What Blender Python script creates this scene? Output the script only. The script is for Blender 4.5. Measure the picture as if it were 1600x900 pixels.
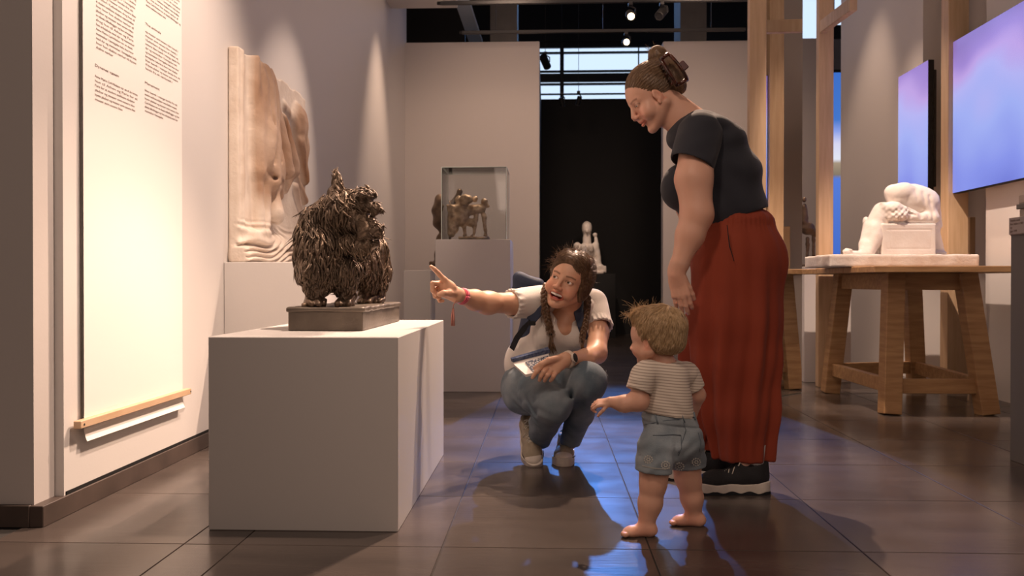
import bpy, math, random
import numpy as np
from mathutils import Vector, Matrix
for o in list(bpy.data.objects): bpy.data.objects.remove(o)
scene = bpy.context.scene
COL = scene.collection
R = math.radians
PI = math.pi
# ---------------------------------------------------------------- camera
CAM_H = 0.78; FPX = 1366.0
cam_d = bpy.data.cameras.new('camera'); cam = bpy.data.objects.new('camera', cam_d); COL.objects.link(cam)
cam.location = (0, 0, CAM_H)
PITCH = math.atan(10/FPX); YAW = math.atan(53/FPX)
cam.rotation_euler = (PI/2 - PITCH, 0, YAW)
cam_d.sensor_width = 36; cam_d.lens = 36*FPX/1600; cam_d.clip_start = .05; cam_d.clip_end = 100
cam_d.dof.use_dof = True; cam_d.dof.focus_distance = 3.2; cam_d.dof.aperture_fstop = 5.6
scene.camera = cam
# ---------------------------------------------------------------- world and exposure
world = bpy.data.worlds.new('world'); scene.world = world; world.use_nodes = True
bg = world.node_tree.nodes['Background']; bg.inputs[0].default_value = (1.0, .70, .55, 1); bg.inputs[1].default_value = .10
scene.view_settings.view_transform = 'Standard'; scene.view_settings.look = 'None'
scene.view_settings.exposure = 0.0; scene.view_settings.gamma = 1.0; scene.view_settings.use_curve_mapping = False
# ---------------------------------------------------------------- lights
def spot(name, loc, target, power, color, angle=50, blend=.6, radius=.03):
    l = bpy.data.lights.new(name, 'SPOT'); o = bpy.data.objects.new(name, l); COL.objects.link(o)
    l.energy = power; l.color = color; l.spot_size = R(angle); l.spot_blend = blend; l.shadow_soft_size = radius
    o.location = loc
    o.rotation_euler = (Vector(target) - Vector(loc)).to_track_quat('-Z', 'Y').to_euler()
    return o
def area(name, loc, target, power, color, size, size_y=None):
    l = bpy.data.lights.new(name, 'AREA'); o = bpy.data.objects.new(name, l); COL.objects.link(o)
    l.energy = power; l.color = color; l.size = size
    if size_y: l.shape = 'RECTANGLE'; l.size_y = size_y
    o.location = loc
    o.rotation_euler = (Vector(target) - Vector(loc)).to_track_quat('-Z', 'Y').to_euler()
    return o
WARM = (1.0, .69, .50); WARM2 = (1.0, .735, .575); BLUE = (.10, .32, 1.0)
spot('front_fill_spot', (-.9, .5, 4.0), (.35, 3.2, .8), 170, WARM2, 46, 1, .25)  # added fill behind the camera, standing in for warm bounce off the left wall
spot('low_plinth_lamp', (-.55, 5.2, 3.9), (-1.02, 6.8, .55), 150, WARM2, 22, .6, .03)
spot('key_lamp', (.62, 5.55, 3.75), (-.15, 3.2, .2), 900, WARM, 54, .35, .025)
spot('banner_lamp', (.1, 3.1, 3.9), (-1.6, 3.45, 1.1), 620, WARM2, 62, .8, .04)
spot('relief_lamp', (-.1, 5.9, 3.7), (-1.6, 5.2, 1.1), 190, WARM2, 38, .6, .03)
spot('dog_lamp', (.45, 4.9, 3.7), (-.75, 3.35, .7), 420, WARM2, 32, .5, .025)
spot('corner_lamp', (-.9, 8.3, 4.3), (-1.6, 8.2, .6), 320, WARM, 42, .9, .03)
spot('vitrine_lamp', (.5, 7.2, 4.0), (-.45, 6.35, 1.1), 330, WARM, 24, .6, .03)
spot('table_lamp', (1.3, 4.4, 3.9), (2.35, 5.7, .9), 620, WARM2, 40, .6, .03)
spot('table_rear_lamp', (2.2, 8.2, 3.9), (2.3, 5.9, .6), 350, WARM, 50, .6, .03)
spot('bust_lamp', (.3, 10.4, 3.6), (.6, 12.4, .95), 160, WARM2, 18, .6, .03)
spot('screen_wall_lamp', (2.2, 7.6, 4.3), (2.95, 8.4, .6), 130, WARM, 46, .8, .03)
spot('plinth_right_lamp', (1.0, 7.4, 4.1), (2.3, 7.0, .6), 160, WARM, 40, .8, .03)
spot('blue_lamp', (.55, 10.4, 4.3), (.50, 4.9, 0), 3600, BLUE, 23, .8, .04)
spot('partition_fill', (-.3, 7.3, 3.3), (-.5, 9.9, 1.8), 110, WARM, 85, 1, .2)  # this pair is added fill to brighten the back partitions, no fixture hangs here
spot('partition_fill', (1.3, 7.3, 3.3), (1.7, 9.9, 1.8), 95, WARM, 80, 1, .2)
area('front_fill', (.8, -1.6, 3.6), (0, 4, .9), 58, (1, .74, .60), 3.5)
area('ceiling_fill', (0, 6.2, 4.55), (0, 6.2, 0), 60, (1, .68, .52), 3.4, 6.0)
area('window_daylight', (.5, 14.6, 5.4), (.2, 9.0, 3.8), 60, (.25, .50, 1.0), 5.0, 1.0)
# ---------------------------------------------------------------- pixel to point on the plane at depth Y
_F = np.array([-math.sin(YAW)*math.cos(PITCH), math.cos(YAW)*math.cos(PITCH), -math.sin(PITCH)])
_Rt = np.array([math.cos(YAW), math.sin(YAW), 0.]); _U = np.cross(_Rt, _F)
def P(px, py, Y):
    d = _F + (px-800)/FPX*_Rt - (py-450)/FPX*_U
    return np.array([0, 0, CAM_H]) + d*(Y/d[1])
def Yat(px, X):
    """depth at which the sight line through column px meets the plane x = X"""
    d = _F + (px-800)/FPX*_Rt; return X*d[1]/d[0]
# ---------------------------------------------------------------- objects
def raw(name, V, F, mat=None, parent=None, loc=None, smooth=False, col=None):
    """one mesh object from vertices in world space; loc is its origin"""
    V = np.asarray(V, dtype=np.float64).reshape(-1, 3)
    me = bpy.data.meshes.new(name)
    if parent is not None:
        off = np.array(wloc(parent)); l = np.zeros(3)
        if loc is not None: l = np.array(loc, float) - off
        Vl = V - off - l
    else:
        l = np.array(loc, float) if loc is not None else np.array([(V[:,0].min()+V[:,0].max())/2, (V[:,1].min()+V[:,1].max())/2, V[:,2].min()])
        Vl = V - l
    if isinstance(F, np.ndarray) and F.ndim == 2:
        n = F.shape[1]
        me.vertices.add(len(Vl)); me.vertices.foreach_set('co', Vl.astype(np.float32).ravel())
        me.loops.add(F.size); me.loops.foreach_set('vertex_index', F.astype(np.int32).ravel())
        me.polygons.add(len(F)); me.polygons.foreach_set('loop_start', np.arange(0, F.size, n, dtype=np.int32))
        me.update(calc_edges=True); me.validate()
    else:
        me.from_pydata([tuple(v) for v in Vl], [], [tuple(int(i) for i in f) for f in F]); me.update()
    if smooth: me.polygons.foreach_set('use_smooth', [True]*len(me.polygons))
    if col is not None and len(me.vertices) == len(col):
        ca = me.color_attributes.new('Col', 'FLOAT_COLOR', 'POINT')
        c4 = np.ones((len(col), 4), np.float32); c4[:, :3] = col
        ca.data.foreach_set('color', c4.ravel())
    if mat: me.materials.append(mat)
    o = bpy.data.objects.new(name, me); COL.objects.link(o); o.location = l
    if parent is not None: o.parent = parent
    return o
def wloc(o):
    v = Vector((0,0,0))
    while o is not None: v = v + o.location; o = o.parent
    return v
def thing(name, label, cat, loc, group=None):
    o = bpy.data.objects.new(name, None); COL.objects.link(o); o.location = loc; o.empty_display_size = .1
    return tag(o, label, cat, group)
def tag(o, label=None, cat=None, group=None, kind=None):
    if label: o['label'] = label
    if cat: o['category'] = cat
    if group: o['group'] = group
    if kind: o['kind'] = kind
    return o
class MB:
    """mesh builder"""
    def __init__(s): s.v = []; s.f = []
    def add(s, V, F):
        b = len(s.v); s.v += [tuple(map(float, p)) for p in V]; s.f += [tuple(int(i)+b for i in f) for f in F]; return s
    def box(s, lo, hi, bev=0.0):
        x0,y0,z0 = lo; x1,y1,z1 = hi
        if bev <= 0:
            return s.add([(x0,y0,z0),(x1,y0,z0),(x1,y1,z0),(x0,y1,z0),(x0,y0,z1),(x1,y0,z1),(x1,y1,z1),(x0,y1,z1)],
              [(0,3,2,1),(4,5,6,7),(0,1,5,4),(1,2,6,5),(2,3,7,6),(3,0,4,7)])
        b = bev; V = []; 
        for z, ins in ((z0,b),(z0+b,0),(z1-b,0),(z1,b)):
            V += [(x0+b,y0+ins,z),(x1-b,y0+ins,z),(x1-ins,y0+b,z),(x1-ins,y1-b,z),(x1-b,y1-ins,z),(x0+b,y1-ins,z),(x0+ins,y1-b,z),(x0+ins,y0+b,z)]
        F = [tuple(range(7,-1,-1)), tuple(range(24,32))]
        for r in range(3):
            for i in range(8): F.append((r*8+i, r*8+(i+1)%8, (r+1)*8+(i+1)%8, (r+1)*8+i))
        return s.add(V, F)
    def tube(s, pts, rad, n=8, cap=True, flat=1.0, up=None):
        pts = [np.array(p, float) for p in pts]; m = len(pts)
        if not hasattr(rad, '__len__'): rad = [rad]*m
        base = len(s.v); pu = None
        for i in range(m):
            t = pts[min(i+1,m-1)] - pts[max(i-1,0)]; t /= (np.linalg.norm(t)+1e-12)
            if up is not None: a = np.cross(t, np.array(up, float))
            elif pu is None: a = np.cross(t, (0,0,1) if abs(t[2]) < .9 else (1,0,0))
            else: a = pu - t*np.dot(pu, t)
            a = a/(np.linalg.norm(a)+1e-12); b = np.cross(t, a); pu = a
            for j in range(n):
                th = 2*PI*j/n; q = pts[i] + a*math.cos(th)*rad[i] + b*math.sin(th)*rad[i]*flat
                s.v.append(tuple(q))
        for i in range(m-1):
            for j in range(n): s.f.append((base+i*n+j, base+i*n+(j+1)%n, base+(i+1)*n+(j+1)%n, base+(i+1)*n+j))
        if cap:
            s.f.append(tuple(base+j for j in range(n-1,-1,-1))); s.f.append(tuple(base+(m-1)*n+j for j in range(n)))
        return s
    def lathe(s, c, prof, n=24, axis=None):
        c = np.array(c, float); M = np.eye(3) if axis is None else frame_z(axis)
        base = len(s.v)
        for r, z in prof:
            for j in range(n):
                th = 2*PI*j/n; s.v.append(tuple(c + M @ np.array([r*math.cos(th), r*math.sin(th), z])))
        m = len(prof)
        for i in range(m-1):
            for j in range(n): s.f.append((base+i*n+j, base+i*n+(j+1)%n, base+(i+1)*n+(j+1)%n, base+(i+1)*n+j))
        s.f.append(tuple(base+j for j in range(n-1,-1,-1))); s.f.append(tuple(base+(m-1)*n+j for j in range(n)))
        return s
    def beam(s, a, b, w, d, up=(0,0,1), bev=.004):
        """square-section timber from a to b, w across, d along up"""
        a = np.array(a, float); b = np.array(b, float); t = b-a; L = np.linalg.norm(t); t /= L
        x = np.cross(t, np.array(up, float)); x /= np.linalg.norm(x); z = np.cross(x, t)
        m = MB().box((-w/2, 0, -d/2), (w/2, L, d/2), bev)
        return s.add([a + x*p[0] + t*p[1] + z*p[2] for p in m.v], m.f)
    def obj(s, name, mat, parent=None, smooth=False, loc=None):
        return raw(name, s.v, s.f, mat, parent, loc, smooth)
def frame_z(z):
    z = np.array(z, float); z /= np.linalg.norm(z); a = np.array([0,0,1.]) if abs(z[2]) < .9 else np.array([1.,0,0])
    x = np.cross(a, z); x /= np.linalg.norm(x); return np.column_stack([x, np.cross(z, x), z])
def frame(fwd, up):
    """columns right, forward, up"""
    f = np.array(fwd, float); f /= np.linalg.norm(f); u = np.array(up, float); u = u - f*np.dot(u, f); u /= np.linalg.norm(u)
    return np.column_stack([np.cross(f, u), f, u])
# ---------------------------------------------------------------- materials
def mat(name, color, rough=.6, metal=0.0, noise=None, bump=None, spec=None, attr=False, sheen=0, sss=0, emis=None, coat=0):
    """noise=(scale, color2, detail, stretch) mixes a second colour; bump=(scale, strength, detail)"""
    m = bpy.data.materials.new(name); m.use_nodes = True; nt = m.node_tree; N = nt.nodes; L = nt.links
    b = N['Principled BSDF']; b.inputs['Base Color'].default_value = (*color, 1); b.inputs['Roughness'].default_value = rough
    b.inputs['Metallic'].default_value = metal
    if spec is not None: b.inputs['Specular IOR Level'].default_value = spec
    if sheen: b.inputs['Sheen Weight'].default_value = sheen
    if coat: b.inputs['Coat Weight'].default_value = coat; b.inputs['Coat Roughness'].default_value = .2
    if sss:
        b.inputs['Subsurface Weight'].default_value = sss; b.inputs['Subsurface Radius'].default_value = (.012, .005, .003); b.inputs['Subsurface Scale'].default_value = 1
    tc = N.new('ShaderNodeTexCoord'); out = None
    if noise:
        sc, c2, det, st = noise
        mp = N.new('ShaderNodeMapping'); mp.inputs['Scale'].default_value = st; L.new(tc.outputs['Object'], mp.inputs[0])
        n = N.new('ShaderNodeTexNoise'); n.inputs['Scale'].default_value = sc; n.inputs['Detail'].default_value = det
        L.new(mp.outputs[0], n.inputs['Vector'])
        r = N.new('ShaderNodeValToRGB'); r.color_ramp.elements[0].position = .35; r.color_ramp.elements[1].position = .68
        r.color_ramp.elements[0].color = (*color, 1); r.color_ramp.elements[1].color = (*c2, 1)
        L.new(n.outputs['Fac'], r.inputs[0]); out = r.outputs[0]
    if attr:
        a = N.new('ShaderNodeAttribute'); a.attribute_name = 'Col'
        mx = N.new('ShaderNodeMix'); mx.data_type = 'RGBA'; mx.blend_type = 'MULTIPLY'; mx.inputs[0].default_value = 1
        if out: L.new(out, mx.inputs[6])
        else: mx.inputs[6].default_value = (*color, 1)
        L.new(a.outputs['Color'], mx.inputs[7]); out = mx.outputs[2]
    if out: L.new(out, b.inputs['Base Color'])
    if bump:
        bs, bst, bd = bump[:3]; n2 = N.new('ShaderNodeTexNoise'); n2.inputs['Scale'].default_value = bs; n2.inputs['Detail'].default_value = bd
        if len(bump) > 3:
            mp2 = N.new('ShaderNodeMapping'); mp2.inputs['Scale'].default_value = bump[3]; L.new(tc.outputs['Object'], mp2.inputs[0]); L.new(mp2.outputs[0], n2.inputs['Vector'])
        else: L.new(tc.outputs['Object'], n2.inputs['Vector'])
        bp = N.new('ShaderNodeBump'); bp.inputs['Strength'].default_value = bst; bp.inputs['Distance'].default_value = .01
        L.new(n2.outputs['Fac'], bp.inputs['Height']); L.new(bp.outputs[0], b.inputs['Normal'])
    if emis: b.inputs['Emission Color'].default_value = (*emis[0], 1); b.inputs['Emission Strength'].default_value = emis[1]
    return m
M = {}
M['wall'] = mat('wall_paint', (.56,.52,.50), .75, bump=(90,.03,3))
M['wall_white'] = mat('white_wall_paint', (.68,.65,.63), .7, bump=(90,.03,3))
M['plinth'] = mat('plinth_paint', (.55,.52,.50), .55, bump=(120,.02,2))
M['black'] = mat('black_paint', (.002,.002,.0025), .7)
M['darkgrey'] = mat('dark_grey_metal', (.03,.03,.033), .5)
M['ceil'] = mat('dark_ceiling', (.02,.022,.026), .8)
M['concrete'] = mat('dark_concrete', (.10,.095,.09), .7, noise=(3,(.14,.13,.12),4,(1,1,1)))
M['base'] = mat('baseboard_tile', (.055,.040,.034), .42, noise=(6,(.09,.065,.055),5,(1,1,1)))
M['oak'] = mat('oak', (.36,.195,.085), .5, noise=(5,(.50,.30,.14),6,(1,1,9)), bump=(12,.1,4,(1,1,8)))
M['oakx'] = mat('oak_across', (.36,.195,.085), .5, noise=(5,(.50,.30,.14),6,(1,8,8)), bump=(12,.1,4,(1,8,8)))
M['pine'] = mat('pine', (.54,.37,.22), .6, noise=(6,(.64,.46,.29),5,(6,6,.5)), bump=(14,.05,3,(6,6,.4)))
M['barwood'] = mat('bar_wood', (.60,.40,.24), .5, noise=(8,(.66,.46,.30),3,(4,1,4)))
M['paper'] = mat('banner_paper', (.86,.83,.80), .8)
M['ink'] = mat('print_ink', (.30,.23,.21), .8)
M['plaster'] = mat('plaster', (.80,.74,.68), .7, noise=(9,(.70,.60,.52),6,(1,1,1)), bump=(60,.25,6))
M['marble'] = mat('white_plaster', (.84,.79,.74), .6, noise=(7,(.76,.68,.62),5,(1,1,1)), bump=(80,.12,5))
M['bronze'] = mat('dark_bronze', (.095,.066,.047), .42, .6, noise=(14,(.18,.125,.085),6,(1,1,1)), bump=(110,.35,5))
M['bronze_base'] = mat('bronze_base', (.13,.105,.085), .42, .5, noise=(10,(.19,.155,.125),6,(1,1,1)), bump=(50,.2,5))
M['skin'] = mat('skin_fair', (.70,.40,.29), .48, attr=True, sss=.12, bump=(300,.04,2))
M['skin2'] = mat('skin_tan', (.67,.385,.255), .45, attr=True, sss=.12, bump=(300,.04,2))
M['skin3'] = mat('skin_toddler', (.74,.42,.30), .48, attr=True, sss=.15)
def glass_mat():
    m = bpy.data.materials.new('clear_acrylic'); m.use_nodes = True; nt = m.node_tree; N = nt.nodes; L = nt.links
    N.remove(N['Principled BSDF']); g = N.new('ShaderNodeBsdfGlossy'); g.inputs['Roughness'].default_value = .02
    t = N.new('ShaderNodeBsdfTransparent'); t.inputs[0].default_value = (.94,.95,.95,1); f = N.new('ShaderNodeFresnel'); f.inputs[0].default_value = 1.5
    mx = N.new('ShaderNodeMixShader'); L.new(f.outputs[0], mx.inputs[0]); L.new(t.outputs[0], mx.inputs[1]); L.new(g.outputs[0], mx.inputs[2])
    L.new(mx.outputs[0], N['Material Output'].inputs[0]); return m
M['glass'] = glass_mat()
M['glass_edge'] = mat('glass_edge', (.75,.85,.80), .2, spec=.8)
M['mirror'] = mat('mirror_silver', (.80,.80,.79), .01, 1.0)
def emis_mat(name, c, s):
    m = bpy.data.materials.new(name); m.use_nodes = True; b = m.node_tree.nodes['Principled BSDF']
    b.inputs['Base Color'].default_value = (0,0,0,1); b.inputs['Emission Color'].default_value = (*c,1); b.inputs['Emission Strength'].default_value = s; return m
M['lampglow'] = emis_mat('lamp_glow', (1,.72,.42), 14)
M['window'] = emis_mat('daylit_window', (.62,.78,1.0), 1.15)
def screen_mat():
    m = bpy.data.materials.new('video_screen'); m.use_nodes = True; nt = m.node_tree; N = nt.nodes; L = nt.links
    b = N['Principled BSDF']; b.inputs['Base Color'].default_value = (.01,.01,.01,1); b.inputs['Roughness'].default_value = .25
    tc = N.new('ShaderNodeTexCoord'); mp = N.new('ShaderNodeMapping'); mp.inputs['Scale'].default_value = (1,1,1.1); mp.inputs['Rotation'].default_value = (R(40),0,0); L.new(tc.outputs['Object'], mp.inputs[0])
    n = N.new('ShaderNodeTexNoise'); n.inputs['Scale'].default_value = 1.5; n.inputs['Detail'].default_value = 1.2; L.new(mp.outputs[0], n.inputs['Vector'])
    sp = N.new('ShaderNodeSeparateXYZ'); L.new(tc.outputs['Object'], sp.inputs[0])
    # height gradient of the picture on the screen: blue below, violet band near the top
    ma = N.new('ShaderNodeMath'); ma.operation = 'MULTIPLY_ADD'; ma.inputs[1].default_value = .55; L.new(n.outputs['Fac'], ma.inputs[0])
    mb = N.new('ShaderNodeMath'); mb.operation = 'MULTIPLY'; mb.inputs[1].default_value = .62; L.new(sp.outputs['Z'], mb.inputs[0]); L.new(mb.outputs[0], ma.inputs[2])
    r = N.new('ShaderNodeValToRGB'); L.new(ma.outputs[0], r.inputs[0]); e = r.color_ramp.elements
    e[0].position = .18; e[0].color = (.16,.20,.70,1); e[1].position = .93; e[1].color = (.28,.18,.52,1)
    for p, c in ((.36,(.24,.30,.85,1)),(.52,(.36,.44,.93,1)),(.64,(.46,.46,.92,1)),(.74,(.52,.36,.80,1)),(.83,(.36,.24,.66,1))):
        k = e.new(p); k.color = c
    L.new(r.outputs[0], b.inputs['Emission Color']); b.inputs['Emission Strength'].default_value = .95
    return m
M['screen'] = screen_mat()
def screen3_mat():
    m = bpy.data.materials.new('landscape_screen'); m.use_nodes = True; nt = m.node_tree; N = nt.nodes; L = nt.links
    b = N['Principled BSDF']; b.inputs['Base Color'].default_value = (.01,.01,.01,1)
    tc = N.new('ShaderNodeTexCoord'); sp = N.new('ShaderNodeSeparateXYZ'); L.new(tc.outputs['Object'], sp.inputs[0])
    r = N.new('ShaderNodeValToRGB'); mr = N.new('ShaderNodeMapRange'); mr.inputs['From Max'].default_value = 2.3; L.new(sp.outputs['Z'], mr.inputs[0]); L.new(mr.outputs[0], r.inputs[0]); e = r.color_ramp.elements
    r.color_ramp.interpolation = 'LINEAR'
    e[0].position = 0; e[0].color = (.06,.16,.62,1); e[1].position = 1; e[1].color = (.05,.17,.62,1)
    for p, c in ((.42,(.10,.22,.75,1)),(.44,(.25,.20,.14,1)),(.50,(.42,.32,.22,1)),(.52,(.85,.88,1,1)),(.60,(.75,.75,.98,1)),(.66,(.30,.40,.90,1)),(.72,(.06,.20,.66,1))):
        k = e.new(p); k.color = c
    L.new(r.outputs[0], b.inputs['Emission Color']); b.inputs['Emission Strength'].default_value = .9
    return m
M['screen3'] = screen3_mat()
# ================================================================ SHAPES FROM SMOOTHLY BLENDED SOLIDS
def A3(p): return np.array(p, dtype=np.float64)
def ell(c, r, k=.01, M=None, op='u'):
    r = A3(r if hasattr(r, '__len__') else (r,r,r)); return dict(t='e', c=A3(c), r=r, k=k, M=np.eye(3) if M is None else np.array(M, float), op=op)
def cone(a, b, ra, rb, k=.01, n=None, s=1.0, op='u'):
    return dict(t='c', a=A3(a), b=A3(b), ra=ra, rb=rb, k=k, n=None if n is None else A3(n)/np.linalg.norm(n), s=s, op=op)
def rbox(c, h, rd=.005, k=.01, M=None, op='u'):
    return dict(t='b', c=A3(c), h=A3(h), rd=rd, k=k, M=np.eye(3) if M is None else np.array(M, float), op=op)
def clip(fn): return dict(t='f', fn=fn, op='i')
def addf(fn): return dict(t='f', fn=fn, op='a')
def chain(pts, rads, k=.01, **kw): return [cone(pts[i], pts[i+1], rads[i], rads[i+1], k, **kw) for i in range(len(pts)-1)]
def xf(prims, o, Mr, s=1.0):
    out = []
    o = A3(o)
    for p in prims:
        q = dict(p); q['k'] = p['k']*s
        if p['t'] == 'e': q['c'] = o + Mr @ (p['c']*s); q['r'] = p['r']*s; q['M'] = Mr @ p['M']
        elif p['t'] == 'c':
            q['a'] = o + Mr @ (p['a']*s); q['b'] = o + Mr @ (p['b']*s); q['ra'] = p['ra']*s; q['rb'] = p['rb']*s
            if p['n'] is not None: q['n'] = Mr @ p['n']
        elif p['t'] == 'b': q['c'] = o + Mr @ (p['c']*s); q['h'] = p['h']*s; q['rd'] = p['rd']*s; q['M'] = Mr @ p['M']
        out.append(q)
    return out
def grow(prims, g):
    out = []
    for p in prims:
        q = dict(p)
        if p['op'] != 'u': continue
        if p['t'] == 'e': q['r'] = p['r'] + g
        elif p['t'] == 'c': q['ra'] = p['ra'] + g; q['rb'] = p['rb'] + g
        elif p['t'] == 'b': q['h'] = p['h'] + g
        out.append(q)
    return out
def _bbox(p):
    m = p['k'] + .03
    if p['t'] == 'e': e = np.sqrt(((p['M']*p['r'])**2).sum(1)); return p['c']-e-m, p['c']+e+m
    if p['t'] == 'b': e = np.abs(p['M']) @ p['h'] + p['rd']; return p['c']-e-m, p['c']+e+m
    r = max(p['ra'], p['rb'])*max(1, p['s'])
    return np.minimum(p['a'], p['b'])-r-m, np.maximum(p['a'], p['b'])+r+m
def _dist(p, X, Y, Z):
    if p['t'] == 'e' or p['t'] == 'b':
        M = p['M']; x = X-p['c'][0]; y = Y-p['c'][1]; z = Z-p['c'][2]
        u = M[0,0]*x+M[1,0]*y+M[2,0]*z; v = M[0,1]*x+M[1,1]*y+M[2,1]*z; w = M[0,2]*x+M[1,2]*y+M[2,2]*z
        if p['t'] == 'e':
            a, b, c = p['r']; k0 = np.sqrt((u/a)**2+(v/b)**2+(w/c)**2); k1 = np.sqrt((u/a**2)**2+(v/b**2)**2+(w/c**2)**2)+1e-9
            return k0*(k0-1)/k1
        h = p['h']; rd = p['rd']; qx = np.abs(u)-h[0]+rd; qy = np.abs(v)-h[1]+rd; qz = np.abs(w)-h[2]+rd
        return np.sqrt(np.maximum(qx,0)**2+np.maximum(qy,0)**2+np.maximum(qz,0)**2)+np.minimum(np.maximum(qx,np.maximum(qy,qz)),0)-rd
    a = p['a']; d = p['b']-a; L2 = max(float(d@d), 1e-12)
    x = X-a[0]; y = Y-a[1]; z = Z-a[2]
    t = np.clip((x*d[0]+y*d[1]+z*d[2])/L2, 0, 1); x = x-t*d[0]; y = y-t*d[1]; z = z-t*d[2]
    q = x*x+y*y+z*z
    if p['n'] is not None:
        c = x*p['n'][0]+y*p['n'][1]+z*p['n'][2]; q = q - c*c + (c/p['s'])**2
    return np.sqrt(np.maximum(q,0)) - (p['ra'] + (p['rb']-p['ra'])*t)
def field(prims, lo, hi, h):
    lo = A3(lo); hi = A3(hi); n = np.maximum(np.ceil((hi-lo)/h).astype(int)+1, 3)
    xs = [(lo[i] + h*np.arange(n[i])).astype(np.float32) for i in range(3)]
    v = np.full(n, .5, np.float32)
    for p in prims:
        if p['t'] == 'f':
            d = p['fn'](xs[0][:,None,None], xs[1][None,:,None], xs[2][None,None,:])
            if p['op'] == 'i': v = np.maximum(v, d).astype(np.float32)
            else: v = (v + d).astype(np.float32)
            continue
        b0, b1 = _bbox(p)
        i0 = np.maximum(np.floor((b0-lo)/h).astype(int), 0); i1 = np.minimum(np.ceil((b1-lo)/h).astype(int)+1, n)
        if (i1 <= i0).any(): continue
        sl = tuple(slice(i0[i], i1[i]) for i in range(3))
        d = _dist(p, xs[0][sl[0]][:,None,None], xs[1][sl[1]][None,:,None], xs[2][sl[2]][None,None,:]).astype(np.float32)
        s = v[sl]; k = max(p['k'], 1e-5)
        if p['op'] == 'u':
            hh = np.maximum(k-np.abs(s-d), 0)/k; v[sl] = np.minimum(s, d) - hh*hh*k*.25
        else:
            d = -d; hh = np.maximum(k-np.abs(s-d), 0)/k; v[sl] = np.maximum(s, d) + hh*hh*k*.25
    return v, lo
def nets(v, lo, h):
    v = v.copy(); v[0] = v[-1] = .5; v[:,0] = v[:,-1] = .5; v[:,:,0] = v[:,:,-1] = .5
    s = v < 0
    acc = np.zeros(np.array(v.shape)-1, np.int8); offs = [(i,j,k) for i in (0,1) for j in (0,1) for k in (0,1)]
    nx, ny, nz = acc.shape
    for (i,j,k) in offs: acc += s[i:i+nx, j:j+ny, k:k+nz]
    act = (acc > 0) & (acc < 8); ii = np.argwhere(act)
    if len(ii) == 0: return np.zeros((0,3)), np.zeros((0,4), int)
    idx = np.full(acc.shape, -1, np.int32); idx[act] = np.arange(len(ii))
    cv = np.stack([v[ii[:,0]+a, ii[:,1]+b, ii[:,2]+c] for (a,b,c) in offs], 1)
    pos = np.zeros((len(ii),3)); cnt = np.zeros(len(ii))
    for a in range(8):
        for b in range(a+1, 8):
            oa = np.array(offs[a]); ob = np.array(offs[b])
            if np.abs(oa-ob).sum() != 1: continue
            va = cv[:,a]; vb = cv[:,b]; cr = (va < 0) != (vb < 0); t = np.where(cr, va/np.where(cr, va-vb, 1), 0)
            pos += np.where(cr[:,None], oa + t[:,None]*(ob-oa), 0); cnt += cr
    V = lo + (ii + pos/cnt[:,None])*h
    Fs = []
    for ax in range(3):
        u, w = (ax+1)%3, (ax+2)%3
        a = [slice(None)]*3; b = [slice(None)]*3; a[ax] = slice(0,-1); b[ax] = slice(1,None)
        sa = s[tuple(a)]; sb = s[tuple(b)]; e = np.argwhere(sa != sb)
        e = e[(e[:,u] > 0) & (e[:,w] > 0) & (e[:,u] < acc.shape[u]) & (e[:,w] < acc.shape[w])]
        sg = sa[e[:,0], e[:,1], e[:,2]]
        def ci(du, dw):
            q = e.copy(); q[:,u] -= du; q[:,w] -= dw; return idx[q[:,0], q[:,1], q[:,2]]
        q = np.stack([ci(1,1), ci(0,1), ci(0,0), ci(1,0)], 1)
        q[~sg] = q[~sg][:, ::-1]; Fs.append(q)
    F = np.concatenate(Fs); F = F[(F >= 0).all(1)]
    return V, F
def solid(prims, lo, hi, h):
    v, l = field(prims, lo, hi, h); return nets(v, l, h)
def autobox(prims, m=.02):
    bs = [_bbox(p) for p in prims if p['t'] != 'f' and p['op'] == 'u']
    return np.min([b[0] for b in bs], 0)+.02-m*0, np.max([b[1] for b in bs], 0)-.02+m*0
def keep(V, F, fn):
    m = fn(V); f = F[m[F].all(1)]; u, inv = np.unique(f, return_inverse=True); return V[u], inv.reshape(f.shape)
def join(parts):
    Vs, Fs, b = [], [], 0
    for V, F in parts: Vs.append(V); Fs.append(F + b); b += len(V)
    return np.concatenate(Vs), np.concatenate(Fs)
def multires(prims, zones, h, lo=None, hi=None):
    """coarse body with finer zones [(lo,hi,h)], all from the same solid so they meet"""
    if lo is None: lo, hi = autobox(prims)
    V, F = solid(prims, lo, hi, h); parts = []
    def inz(V, z, sh): return ((V > A3(z[0])+sh) & (V < A3(z[1])-sh)).all(1)
    mask = np.zeros(len(V), bool)
    for z in zones: mask |= inz(V, z, h*2.6)
    parts.append(keep(V, F, lambda q: ~mask))
    for z in zones:
        zv, zf = solid(prims, A3(z[0]), A3(z[1]), z[2]); 
        zz = z[2]*1.6
        parts.append(keep(zv, zf, lambda q: ((q > A3(z[0])+zz) & (q < A3(z[1])-zz)).all(1)))
    return join(parts)
def sn(X, Y, Z, f, seed=0, n=5):
    """smooth band-limited noise made of plane waves, about -1..1"""
    rs = np.random.RandomState(seed); r = 0
    for i in range(n):
        d = rs.normal(size=3); d /= np.linalg.norm(d); ff = f*rs.uniform(.7, 1.5); r = r + np.sin((X*d[0]+Y*d[1]+Z*d[2])*ff + rs.uniform(0, 6.28))
    return r/n*1.4
def tessel(o): return o
# ================================================================ THE SETTING
def struct(name, lo, hi, m, bev=0): 
    o = MB().box(lo, hi, bev).obj(name, m); return tag(o, kind='structure')
def poly_struct(name, mb, m): return tag(mb.obj(name, m), kind='structure')
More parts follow.
